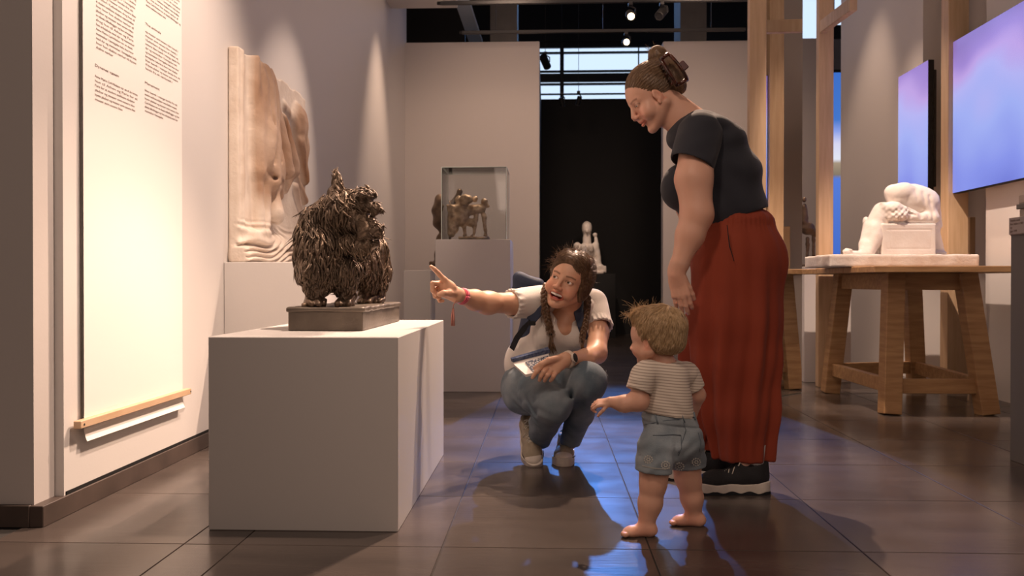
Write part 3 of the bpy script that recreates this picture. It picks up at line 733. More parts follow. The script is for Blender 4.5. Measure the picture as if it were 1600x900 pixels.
# ================================================================ CLEAR CASE WITH A SMALL BRONZE GROUP
y1c = 6.24; cxa, cxb = P(690,320,y1c)[0], P(791.5,320,y1c)[0]; zc1 = P(740,262,y1c)[2]; dc = .42
case = thing('acrylic_case', 'clear acrylic display case on the tall grey plinth', 'display case', ((cxa+cxb)/2,y1c+dc/2,bz))
th = .005
for nm, lo, hi in (('front_pane',(cxa,y1c,bz),(cxb,y1c+th,zc1)),('back_pane',(cxa,y1c+dc-th,bz),(cxb,y1c+dc,zc1)),('side_pane',(cxa,y1c+th,bz),(cxa+th,y1c+dc-th,zc1)),('side_pane',(cxb-th,y1c+th,bz),(cxb,y1c+dc-th,zc1)),('top_pane',(cxa,y1c,zc1),(cxb,y1c+dc,zc1+th))):
    MB().box(lo, hi).obj(nm, M['glass'], case)
e = MB(); w = .0022
for (x, y) in ((cxa,y1c),(cxb,y1c),(cxa,y1c+dc),(cxb,y1c+dc)): e.box((x-w,y-w,bz), (x+w,y+w,zc1+th))
for z in (zc1+th,):
    e.box((cxa,y1c-w,z-w), (cxb,y1c+w,z+w)); e.box((cxa,y1c+dc-w,z-w), (cxb,y1c+dc+w,z+w)); e.box((cxa-w,y1c,z-w), (cxa+w,y1c+dc,z+w)); e.box((cxb-w,y1c,z-w), (cxb+w,y1c+dc,z+w))
e.obj('glued_edge', M['glass_edge'], case)
M['gilt'] = mat('pale_bronze', (.66,.50,.34), .42, .35, noise=(26,(.30,.20,.12),5,(1,1,1)), bump=(90,.3,4))
yg = 6.42
def grp():
    pr = []; w = lambda px,py,y=yg: P(px,py,y)
    pr += [rbox(w(741,372), (.11,.07,.008), .004, .004)]
    # rider-like group of small beasts: rump, back, heads
    pr += [ell(w(722,330), (.050,.05,.055), .02), ell(w(718,312), (.034,.03,.03), .01), cone(w(722,330), w(752,326), .045, .035, .02), ell(w(757,315), (.026,.03,.022), .01), ell(w(742,311), (.022,.022,.022), .01), cone(w(757,315), w(762,322), .018, .012, .01)]
    for (a,b) in (((710,345),(708,368)),((724,345),(727,368)),((744,338),(740,368)),((756,336),(759,368))): pr.append(cone(w(*a), w(*b), .019, .010, .01)); pr.append(ell(w(b[0]-1,b[1]+0), (.015,.015,.008), .005))
    pr += [ell(w(718,335,6.40), (.065,.06,.08), .03), ell(w(709,350,6.40), (.04,.055,.07), .03), ell(w(728,312,6.36), (.05,.04,.04), .02), cone(w(706,325,6.38), w(705,365,6.38), .03, .026, .02)]  # extra bulk at the left, modelled in place of a pale reflection
    pr += [ell(w(735,348), (.03,.03,.03), .02), cone(w(700,322), w(706,345), .014, .008, .01)]
    pr.append(addf(lambda X,Y,Z: (.0035*sn(X,Y,Z,150,5)).astype(np.float32))); return pr
V, F = solid(grp(), P(690,290,yg)-A3((.02,.12,.42)), P(790,290,yg)+A3((.02,.12,.05)), .0042)
V[:,2] = np.maximum(V[:,2], bz+.001)
tag(raw('small_bronze_group', V, F, M['gilt'], smooth=True), 'small golden bronze group of animals inside the clear case, its left bulk shaped after a reflection', 'sculpture')
# dark wall head beyond the case
def darkh():
    w = lambda px,py,y=8.2: P(px,py,y)
    return [rbox((w(690,330)[0]+.03,8.2,w(690,412)[2]), (.14,.10,.02), .005, .005), ell(w(690,330), (.085,.10,.16), .03), ell(w(692,345), (.09,.09,.10), .03), cone(w(694,372), w(694,405), .07, .09, .03), cone(w(692,355), w(718,300), .05, .03, .03), addf(lambda X,Y,Z: (.012*sn(X,Y,Z,45,2)).astype(np.float32))]
V, F = solid(darkh(), P(660,270,8.2)-A3((.1,.2,1.0)), P(740,270,8.2)+A3((.1,.2,.1)), .012)
zd = V[:,2].min(); ds = raw('dark_bronze_head', V, F, M['bronze'], smooth=True)
tag(ds, 'dark sculpture peeping out from behind the clear case, at its left', 'sculpture')
plinth((P(678,400,8.2)[0],8.05,0), (P(720,400,8.2)[0],8.35,zd), 'plinth hidden behind the tall plinth, under the dark sculpture')
# ================================================================ KNEELING PALE BUST IN THE DARK ROOM
yk = 12.4
def bust():
    w = lambda px,py,y=yk: P(px,py,y); r = []
    r += [rbox(w(928,421), (.17,.12,.05), .006, .004), rbox(w(920,426), (.2,.14,.02), .006, .004)]
    r += [ell(w(917,357), (.072,.085,.105), .02), cone(w(917,366), w(917,378), .05, .06, .02), ell(w(916,393), (.135,.09,.12), .03), ell(w(918,412), (.13,.09,.12), .03)]
    r += [cone(w(902,384), w(899,408), .052, .045, .03), cone(w(930,384), w(935,410), .05, .04, .02), cone(w(935,408), w(931,372), .036, .024, .02), ell(w(930,367), (.032,.03,.03), .01)]
    r += [cone(w(912,386,yk-.09), w(912,390,yk-.09), .045, .04, .02), cone(w(923,386,yk-.09), w(923,390,yk-.09), .045, .04, .02), cone(w(935,414), w(940,417), .03, .03, .02), ell(w(917,361,yk-.085), (.012,.02,.025), .01)]
    r.append(addf(lambda X,Y,Z: (.004*sn(X,Y,Z,60,2)).astype(np.float32))); return r
V, F = solid(bust(), P(893,340,yk)-A3((.1,.3,.95)), P(948,340,yk)+A3((.1,.25,.05)), .012)
pe_top = P(936,428,12.2)[2]; V[:,2] = np.maximum(V[:,2], pe_top+.0005)
tag(raw('pale_figure', V, F, M['plaster'], smooth=True), 'small pale half-length figure raising a hand, on the black plinth in the dark room', 'sculpture')
# ================================================================ OAK TABLE
TT = .868; TB = .832
tb = thing('oak_table', 'heavy oak trestle table with splayed legs carrying the white sculpture at right', 'table', (2.3,5.75,0)); TXR = 2.78
def plank(i, x0, x1, y0, y1): MB().box((x0,y0,TB), (x1,y1,TT), .003).obj('tabletop_plank', M['oakx'], tb)
xL0 = P(1361,422,4.97)[0]
nP = 6; yy0, yy1 = 4.97, 6.52
ys_ = np.linspace(yy0, yy1, nP+1)
for i in range(nP):
    xa = xL0 + .0; plank(i, xa+.02, TXR if ys_[i] > 5.9 else 2.86, ys_[i]+.001, ys_[i+1]-.001)
def leg(pb, pt): 
    MB().beam(pb, pt, .105, .105, up=(0,1,0), bev=.004).obj('leg', M['oak'], tb)
LA = (P(1390,645,5.22), P(1396,428,5.30)); LB = (P(1543,645,5.22), P(1508,428,5.30)); LC = (P(1297,613,6.22), P(1318,428,6.17)); LD = (P(1432,609,6.40), P(1424,428,6.32))
for a, b in (LA, LB, LC, LD):
    a = a.copy(); b = b.copy(); a[2] = .002; b[2] = TB-.001
    leg(a, b)
def rail(A, B, z, w, h, name):
    def at(Lg): a, b = Lg; t = (z-a[2])/(b[2]-a[2]); return a+(b-a)*t
    a = at(A); b = at(B); d = (b-a)/np.linalg.norm(b-a); MB().beam(a+d*.045, b-d*.045, w, h, up=(0,0,1), bev=.003).obj(name, M['oakx'], tb)
for A_, B_ in ((LA,LB),(LA,LC),(LC,LD),(LB,LD)):
    rail(A_, B_, TB-.052, .05, .10, 'apron'); rail(A_, B_, .165, .045, .085, 'stretcher')
# ================================================================ WHITE SCULPTURE ON THE TABLE
ysc = 5.55
def S(px, py, y=ysc): return P(px, py, y)
wsc = thing('white_sculpture', 'white plaster sculpture of a figure slumped over a block, on the oak table', 'sculpture', (S(1410,400)[0],ysc,TT))
zsl0 = TT+.0005; zsl1 = P(1410,397,5.3)[2]
sb = [rbox(((S(1296,400,5.35)[0]+S(1529,400,5.35)[0])/2,5.60,(zsl0+zsl1)/2), ((S(1529,400,5.35)[0]-S(1296,400,5.35)[0])/2,.26,(zsl1-zsl0)/2), .006, .004), addf(lambda X,Y,Z: (.002*sn(X,Y,Z,60,3)).astype(np.float32))]
V, F = solid(sb, (1.6,5.25,TT-.02), (2.75,5.95,zsl1+.03), .008); V[:,2] = np.maximum(V[:,2], zsl0)
raw('plaster_slab', V, F, M['plaster'], wsc, smooth=True)
def blockp():
    bx0, bx1 = S(1378,370,5.42)[0], S(1463,370,5.42)[0]; bz1 = S(1420,349,5.42)[2]; z0 = zsl1-.004
    r = [rbox(((bx0+bx1)/2,5.56,(z0+bz1)/2), ((bx1-bx0)/2,.14,(bz1-z0)/2), .008, .004)]
    for (za, zb_) in ((358,360),(388,390)):
        r.append(rbox(((bx0+bx1)/2,5.42,S(1420,(za+zb_)/2,5.42)[2]), ((bx1-bx0)/2-.03,.004,.0025), .001, .003, op='s'))
    for px in (1391,1455): r.append(rbox((S(px,370,5.42)[0],5.42,S(1420,374,5.42)[2]), (.0022,.003,.055), .001, .003, op='s'))
    return r
V, F = solid(blockp(), (1.95,5.35,zsl1-.03), (2.6,5.75,1.16), .005)
raw('carved_block', V, F, M['marble'], wsc, smooth=True)
def figp():
    k = .02; r = []
    # bent back and shoulders of the figure lying over the block
    r += [ell(S(1425,312,5.56), (.115,.11,.098), k), ell(S(1400,304,5.55), (.065,.08,.065), k), ell(S(1441,318,5.56), (.10,.11,.10), k)]
    r += [cone(S(1392,300,5.55), S(1394,318,5.53), .036, .024, k), ell(S(1412,300,5.50), (.07,.05,.06), k)]
    # cloth hanging at the right with folds
    for i, px in enumerate((1438,1448,1457,1463)):
        r.append(cone(S(px-2,300+3*i,5.55), S(px+2,346+2*i,5.52+.03*i), .024, .028, .008))
    r += [cone(S(1455,355,5.6), S(1468,394,5.62), .045, .03, .02), ell(S(1468,396,5.6), (.04,.05,.02), .01)]
    # arm across the top of the block
    r += [cone(S(1456,341,5.47), S(1420,341,5.46), .036, .032, k), cone(S(1446,315,5.50), S(1458,340,5.48), .036, .036, k), cone(S(1425,335,5.46), S(1402,325,5.45), .03, .03, k)]
    # second head with curly hair, face turned in
    r += [ell(S(1395,326,5.47), (.055,.06,.045), .012), ell(S(1403,337,5.45), (.062,.05,.040), .012), cone(S(1381,322,5.46), S(1378,318,5.46), .016, .008, .008)]
    # seated child-like body at the left with thigh, shin and foot
    r += [cone(S(1378,330,5.50), S(1366,356,5.50), .055, .062, k), ell(S(1366,366,5.48), (.06,.065,.085), k), cone(S(1367,372,5.46), S(1357,396,5.42), .050, .030, .015), cone(S(1360,356,5.5), S(1351,383,5.46), .045, .034, .015)]
    r += [cone(S(1351,383,5.45), S(1348,396,5.42), .034, .025, .015), cone(S(1348,397,5.42), S(1323,396,5.40), .020, .017, .012), ell(S(1322,393,5.40), (.022,.022,.016), .01), cone(S(1322,390,5.40), S(1330,391,5.39), .010, .008, .006)]
    r += [ell(S(1353,347,5.56), (.020,.03,.034), .008)]
    r += [rbox(S(1374,372,5.52), (.03,.06,.11), .01, .02)]
    for (a, b) in (((1431,296),(1440,340)),((1443,300),(1452,345)),((1453,306),(1460,350)),((1405,325),(1434,330)),((1390,322),(1430,336))):
        r.append(cone(S(*a,5.455), S(*b,5.43), .006, .006, .012, op='s'))
    r.append(cone(S(1363,372,5.40), S(1371,392,5.38), .008, .006, .012, op='s'))
    def ff(X, Y, Z):
        hx = np.exp(-(((X-S(1403,337,5.45)[0])/.06)**2+((Z-S(1403,337,5.45)[2])/.045)**2))
        return (.0012*sn(X,Y,Z,110,2) + hx*.006*np.sin(190*X+2)*np.sin(190*Z)*1.0).astype(np.float32)
    r.append(addf(ff)); r.append(clip(lambda X,Y,Z: (zsl1-.004-Z+0*X+0*Y)))
    return r
V, F = solid(figp(), (1.78,5.28,zsl1-.03), (2.62,5.80,1.40), .0042)
raw('figure', V, F, M['marble'], wsc, smooth=True)
# ================================================================ SMALL PLINTH AND DARK BIRD-LIKE BRONZE BESIDE THE TABLE
pw, (wx0, wx1, wz1) = pl_px(1257, 1330, 6.85, 417, .4, 'white plinth behind the left leg of the oak table', m=M['wall_white'])
MB().box((P(1256,414,6.85)[0],6.84,wz1+.0005), (P(1283,414,6.85)[0],7.0,wz1+.02), .002)
def bird():
    w = lambda px,py,y=6.95: P(px,py,y); r = []
    r += [rbox((w(1268,410)[0],6.95,wz1+.012), (.07,.06,.011), .003, .003)]
    r += [cone(w(1257,322), w(1257,345), .020, .03, .01), ell(w(1262,358), (.055,.04,.05), .02), cone(w(1264,355), w(1279,372), .038, .010, .012), ell(w(1257,312), (.018,.02,.02), .01)]
    r += [cone(w(1271,370), w(1271,392), .014, .010, .006), cone(w(1271,392), w(1272,412), .011, .013, .006), cone(w(1262,372), w(1261,412), .015, .012, .006)]
    r.append(addf(lambda X,Y,Z: (.004*sn(X,Y,Z,120,5)).astype(np.float32))); return r
V, F = solid(bird(), P(1240,295,6.95)-A3((.1,.15,.65)), P(1290,295,6.95)+A3((.1,.15,.05)), .006); V[:,2] = np.maximum(V[:,2], wz1+.001)
tag(raw('dark_standing_bronze', V, F, M['bronze'], smooth=True), 'small dark bronze standing figure on the white plinth beside the mirror edge', 'sculpture')
# ================================================================ CEILING TRACKS AND SPOTLIGHTS
def track(Y, pxa, pxb, py, label):
    a = P(pxa, py, Y); b = P(pxb, py, Y)
    t = thing('lighting_track', label, 'lighting track', (a+b)/2)
    MB().box((a[0],Y-.018,a[2]-.017), (b[0],Y+.018,a[2]+.017), .003).obj('rail', M['darkgrey'], t)
    MB().box((a[0]-.03,Y-.014,a[2]-.014), (a[0]-.0005,Y+.014,a[2]+.014), .002).obj('end_cap', M['black'], t)
    for s in (.12,.5,.88):
        x = a[0] + (b[0]-a[0])*s
        MB().tube([(x,Y,a[2]+.017), (x,Y,4.598)], .004, 6).obj('suspension_rod', M['darkgrey'], t)
    return a[2]
tz1 = track(8.0, 688, 1168, 5, 'upper black lighting track running across the ceiling, nearest the viewer')
tz2 = track(9.4, 722, 1165, 51, 'lower black lighting track running across above the partitions')
def lamp(px, py, Y, d, label, lit=True, sc=1.0, ztop=None):
    c = P(px, py, Y); d = A3(d); d /= np.linalg.norm(d)
    t = thing('spotlight', label, 'spotlight', c)
    Mz = frame_z(-d)
    MB().lathe(c, [(.034*sc,-.07*sc),(.042*sc,-.06*sc),(.042*sc,.07*sc),(.036*sc,.085*sc)], 20, -d).obj('lamp_head', M['black'], t, smooth=False)
    MB().lathe(c, [(.030*sc,-.0712*sc),(.030*sc,-.0705*sc)], 20, -d).obj('lens', M['lampglow'] if lit else M['darkgrey'], t)
    MB().tube([c + Mz@A3((math.cos(a)*.037*sc, math.sin(a)*.037*sc, -.072*sc)) for a in np.linspace(0,2*PI,21)], .005*sc, 6).obj('bezel', M['darkgrey'], t)
    zt_ = ztop if ztop else c[2]+.16
    MB().tube([c+A3((.046*sc,0,0)), c+A3((.046*sc,0,.06)), A3((c[0],c[1],zt_-.03)), A3((c[0],c[1],zt_))], .008, 6).obj('yoke', M['darkgrey'], t)
    MB().box((c[0]-.02,c[1]-.035,zt_-.03), (c[0]+.02,c[1]+.035,zt_), .003).obj('track_adapter', M['darkgrey'], t)
lamp(985, 24, 8.0, (0,-1,-.45), 'lit spotlight on the upper track, left of the pair', ztop=tz1-.017)
lamp(1034, 20, 8.0, (-.5,-.75,-.7), 'spotlight on the upper track turned away to the left, right of the pair', lit=False, ztop=tz1-.017)
lamp(978, 66, 9.4, (0,-1,-.25), 'lit spotlight hanging on the lower track above the doorway', ztop=tz2-.017)
for (px, py, dd, lab) in ((852,97,(.3,.8,-.5),'black spotlight at the left edge of the window strip'),(878,160,(.25,.3,-1),'left of the two spotlights dangling below the window strip'),(904,158,(-.3,.3,-1),'right of the two spotlights dangling below the window strip')):
    c = P(px,py,11.5); lamp(px, py, 11.5, dd, lab, lit=False, sc=.75+(.5 if px < 860 else 0), ztop=c[2]+.13)
    MB().tube([(c[0],11.5,c[2]+.13), (c[0],11.5,6.898)], .004, 6).obj('suspension_rod', M['darkgrey'], bpy.data.objects[-1].parent if False else COL.objects[-1].parent)
# mirror world: dividing panel standing further right of the table, seen only in the mirror
# ================================================================ PEOPLE: shared builders
def head_prims(mouth='closed', baby=False, full=1.0, lid=1.0, ear=(0,0), nose=1.0):
    k = .012; r = []
    fz = .74 if baby else 1.0
    def q(x, y, z): return (x, y, z*fz if z < 0 else z)
    if baby: r += [ell((0,-.022,.048), (.086,.104,.090), k), ell((0,.030,.03), (.070,.065,.062), .03)]
    else: r += [ell((0,-.014,.036), (.074,.094,.080), k), ell((0,.028,.022), (.062,.062,.066), .02)]
    r += [ell(q(0,.030,-.035), (.057*full,.056,.070*fz), .02)]
    for s in (-1, 1):
        r += [cone(q(s*.052*full,-.004,-.045), q(s*.014,.060,-.098), .022, .016, .02)]
        r += [ell(q(s*.036,.055,-.036), (.026*full,.026,.026), .02)]
        r += [cone(q(s*.012,.079,.018), q(s*.042,.066,.016), .009, .008, .012)]
        r += [ell((s*.031,.0925,-.001), (.0165,.012,.0115), .008, op='s')]
        r += [ell((s*.031,.0715,-.001), (.0140,.0140,.0135), .004)]
        r += [ell((s*.0315,.0885,-.0015), (.0128,.012,.0052*lid), .0015, op='s')]
        r += [ell(q(s*.0125,.098,-.035), (.0088,.010,.0075), .006), ell(q(s*.0065,.102,-.0425), (.0032,.006,.003), .002, op='s')]
        if mouth != 'closed': r += [ell(q(s*.041,.064,-.045), (.020,.020,.019), .015)]
    r += [ell(q(0,.070,-.101), (.016,.014,.014), .012)]
    r += [cone(q(0,.086,.010), q(0,.086+.021*nose,-.031*nose-.001*(1-nose)), .0062, .0092, .009)]
    r += [cone(q(0,.083,-.045), q(0,.082,-.055), .013, .013, .012)]
    if mouth == 'open':
        r += [cone((-.030,.073,-.055), (0,.092,-.0535), .0040, .0048, .005), cone((.030,.073,-.055), (0,.092,-.0535), .0040, .0048, .005)]
        r += [cone((-.029,.072,-.058), (-.012,.084,-.080), .0038, .0048, .005), cone((.029,.072,-.058), (.012,.084,-.080), .0038, .0048, .005), cone((-.012,.085,-.0805), (.012,.085,-.0805), .0050, .0050, .005)]
        r += [ell((0,.086,-.0665), (.0275,.022,.0115), .003, op='s')]
    else:
        w = .026 if mouth == 'smile' else .020; dz = .004 if mouth == 'smile' else 0
        for s in (-1,1):
            r += [cone(q(s*w,.074,-.061+dz*1.6), q(s*.004,.0915,-.0585), .0032, .0050, .005), cone(q(s*w*.95,.073,-.0645+dz*1.6), q(0,.0895,-.0695), .0032, .0058, .005)]
        r += [ell(q(0,.0955,-.0637), (w*.9,.008,.0012 if mouth != 'smile' else .0028), .003, op='s')]
    for s in (-1, 1):
        Me = frame((s*.35,.30,-.1), (0,.12,1)); Me = Me
        r += [ell((s*.0745,-.006+ear[0],-.003+ear[1]), (.0075,.0155,.0265), .004, np.array([[1,0,0],[0,.95,.31],[0,-.31,.95]]))]
        r += [ell((s*.0825,-.003+ear[0],-.001+ear[1]), (.0055,.0085,.016), .002, op='s')]
        r += [ell((s*.075,.001+ear[0],-.026+ear[1]), (.005,.007,.009), .004)]
    return r
def head_colors(V, o, Mr, s, mouth='closed', brow=(.30,.20,.15), lip=(.86,.42,.44), baby=False, blush=.22):
    L = (V - A3(o)) @ Mr / s; x, y, z = L[:,0], L[:,1], L[:,2].copy()
    if baby: z = np.where(z < 0, z/.74, z)
    c = np.ones((len(V),3)); ins = (np.abs(x) < .12) & (np.abs(y) < .14) & (z > -.15) & (z < .13)
    def mixc(m, col):
        m = (m*ins)[:,None]; return c*(1-m) + m*np.array(col)
    g = np.exp(-(((np.abs(x)-.040)/.020)**2 + ((z+.035)/.020)**2))*(y > .03); c = mixc(g*blush*2, (1.0,.62,.58))
    g = np.exp(-((x/.014)**2+((z+.034)/.014)**2))*(y > .08); c = mixc(g*blush, (1.0,.62,.58))
    g = np.clip(1-np.abs(y+.006)/.03,0,1)*(np.abs(x) > .07)*(z > -.04)*(z < .04); c = mixc(g*.5, (1,.60,.52))
    # lips
    if mouth == 'open':
        e = np.sqrt((x/.0325)**2+((z+.0675)/.0178)**2); m = .8*np.clip((1.06-e)*12,0,1)*(y > .066); c = mixc(m, lip)
        e2 = np.sqrt((x/.0275)**2+((z+.0665)/.0120)**2); m = np.clip((1.0-e2)*12,0,1)*(y < .0875)*(y > .03); c = mixc(m, (.30,.05,.05))
    else:
        w = .027 if mouth == 'smile' else .021; zc = -.064+ (.15*np.abs(x) if mouth == 'smile' else 0)
        e = np.sqrt((x/w)**2+((z-zc)/.0092)**2); m = np.clip((1.05-e)*8,0,1)*(y > .07); c = mixc(m*.85, lip)
        m = np.clip(1-np.abs(z-zc)/.0016,0,1)*(np.abs(x) < w*.95)*(y > .07); c = mixc(m*.8, (.35,.14,.13))
    # brows and lash lines
    if not baby or True:
        zb = .0185 + .30*np.maximum(0,(.020-np.abs(np.abs(x)-.034)))*.5
        m = np.clip(1.25-np.abs(z-zb)/.0042,0,1)*(np.abs(x) > .013)*(np.abs(x) < .050)*(y > .05); c = mixc(m*(.35 if baby else .85), brow)
    ez = np.sqrt(((np.abs(x)-.0315)/.0150)**2+((z+.0012)/.0072)**2); m = np.clip(1-np.abs(ez-1)/.22,0,1)*(y > .07)*(z > -.003); c = mixc(m*.85, (.16,.10,.09))
    m = np.clip(1-np.abs(ez-1)/.18,0,1)*(y > .07)*(z <= -.003); c = mixc(m*.35, (.35,.2,.17))
    return c
def uvsphere(c, r, gaze, iris, n=28):
    MB_ = MB(); g = frame_z(gaze); V = []; F = []
    m = 18
    for i in range(m+1):
        a = PI*i/m
        for j in range(n): b = 2*PI*j/n; V.append(A3(c)+g@A3((math.sin(a)*math.cos(b),math.sin(a)*math.sin(b),math.cos(a)))*r)
    for i in range(m):
        for j in range(n): F.append((i*n+j,(i+1)*n+j,(i+1)*n+(j+1)%n,i*n+(j+1)%n))
    V = A3(V); a = np.degrees(np.arccos(np.clip(((V-A3(c))/r)@g[:,2],-1,1)))
    col = np.where((a < 12)[:,None], (.01,.01,.01), np.where((a < 32)[:,None], iris, (.86,.82,.80)))
    return V, F, col
M['eye'] = mat('eye', (1,1,1), .12, attr=True)
M['teeth'] = mat('teeth', (.86,.80,.72), .25)
def add_eyes(parent, o, Mr, s, gaze, iris):
    for sx in (-1,1):
        V, F, col = uvsphere(A3(o)+Mr@(A3((sx*.031,.0715,-.001))*s), .0126*s, Mr@A3(gaze), iris)
        raw('eye', V, F, M['eye'], parent, smooth=True, col=col)
def hand_prims(curl, thumb=(.6,.5), sx=1, spread=.06, k=.006):
    """wrist at origin, fingers +Y, back of hand +Z, thumb on +X*sx; curl = bend in radians for four fingers"""
    r = [rbox((0,.050,0), (.036,.042,.0125), .012, .012), cone((0,-.02,0), (0,.02,0), .026, .026, .02, n=(0,0,1), s=.7), ell((sx*.020,.030,-.010), (.016,.026,.013), .012), ell((-sx*.022,.035,-.008), (.013,.030,.012), .012)]
    base = [(.029,.088,.073,.0090),(.010,.093,.081,.0092),(-.009,.090,.075,.0088),(-.027,.082,.060,.0078)]
    for i, (bx, by, L, rr) in enumerate(base):
        a = curl[i] if hasattr(curl,'__len__') else curl; p = A3((sx*bx,by,.001)); ang = a*.55; sd = sx*(bx/.03)*spread; pts = [p]
        for f, mul in ((.45,1.0),(.30,1.0),(.25,.7)):
            d = A3((math.sin(sd)*math.cos(ang), math.cos(sd)*math.cos(ang), -math.sin(ang))); p = p + d*L*f; pts.append(p); ang += a*mul
        r.append(cone(A3((sx*bx*.8,by-.04,0)), pts[0], rr*1.05, rr*1.12, .008)); r += chain(pts, [rr*1.05,rr,rr*.92,rr*.76], .0035)
    t0 = A3((sx*.024,.022,-.006)); a, b = thumb
    d1 = A3((sx*math.sin(a)*.9, math.cos(a), -.30*b)); d1 /= np.linalg.norm(d1); d2 = A3((sx*math.sin(a*.45), math.cos(a*.45), -.55*b)); d2 /= np.linalg.norm(d2)
    p1 = t0 + d1*.042; p2 = p1 + d2*.030; p3 = p2 + d2*.022 + A3((0,0,-.004*b))
    r += chain([t0,p1,p2,p3], [.0135,.0112,.0105,.0085], .006)
    return r
def sleeve(a, b, ra, rb, h=.0042, wall=.010, n=None, s=1.0, ruffle=0, noise=.0015, back=.0, seed=4, cutn=None):
    """hollow cloth tube from a to b, cut square at b"""
    a = A3(a); b = A3(b); d = b-a; L = np.linalg.norm(d); d /= L
    e = b + d*.05; re = rb + (rb-ra)*.05/L
    pr = [cone(a, e, ra, re, .01, n=n, s=s)]
    if noise: pr.append(addf(lambda X,Y,Z: (noise*sn(X,Y,Z,70,seed)).astype(np.float32)))
    if ruffle:
        u = frame_z(d)
        def rf(X,Y,Z):
            x=X-b[0]; y=Y-b[1]; z=Z-b[2]; t = np.clip(1+(x*d[0]+y*d[1]+z*d[2])/.035,0,1.4)
            th = np.arctan2(x*u[0,0]+y*u[1,0]+z*u[2,0], x*u[0,1]+y*u[1,1]+z*u[2,1]); return (-t*(ruffle*.7+ruffle*np.sin(th*17+2*np.sin(3*th)))).astype(np.float32)
        pr.append(addf(rf))
    cn = d if cutn is None else A3(cutn)/np.linalg.norm(cutn)
    pr.append(clip(lambda X,Y,Z: ((X-b[0])*cn[0]+(Y-b[1])*cn[1]+(Z-b[2])*cn[2])))
    pr.append(cone(a+d*L*.6, e+d*.03, (ra+(rb-ra)*.6)-wall, re-wall, .001, n=n, s=s, op='s'))
    lo = np.minimum(a,e)-max(ra,rb)*1.2-.03; hi = np.maximum(a,e)+max(ra,rb)*1.2+.03
    return solid(pr, lo, hi, h)
from mathutils.kdtree import KDTree
def locks(V, F, cell, flow, Lr, wr, lift, seed=1, nmax=3000, skip=None, flat=.5, sides=3, seg=5, curl=.3):
    """strands combed over a surface: each follows the surface step by step"""
    vn = normals(V, F); rr = np.random.RandomState(seed); grid = set(); mb = MB(); cnt = 0
    kd = KDTree(len(V)); 
    for i, p in enumerate(V.tolist()): kd.insert(p, i)
    kd.balance()
    for i in rr.permutation(len(V)):
        p = V[i]; n = vn[i]
        if skip is not None and skip(p, n): continue
        key = tuple((p/cell).astype(int))
        if key in grid: continue
        grid.add(key); L = rr.uniform(*Lr); w = rr.uniform(*wr); cv = rr.uniform(-curl,curl); off = rr.normal(size=3); pts = []; rad = []; q = p.copy(); st = L/(seg-1); lf = rr.uniform(.4,1.3)
        for k in range(seg):
            s = k/(seg-1); pts.append(q + n*(lift[0]*lf*math.sin(min(s*3.1,3.1)) + lift[1]*lf*s*s)); rad.append(w*(.35+.65*math.sin(PI*min(1,s+.10))**.7))
            g = A3(flow(q, n, off)); t = g - n*np.dot(g,n); t /= (np.linalg.norm(t)+1e-9); t = t + np.cross(t,n)*cv*(s-.3); q2 = q + t*st
            co_, j, dd = kd.find(q2); n = vn[j]; q = q2 - n*np.dot(q2-V[j], n)
        mb.tube(pts, rad, sides, flat=flat, up=n); cnt += 1
        if cnt >= nmax: break
    return mb
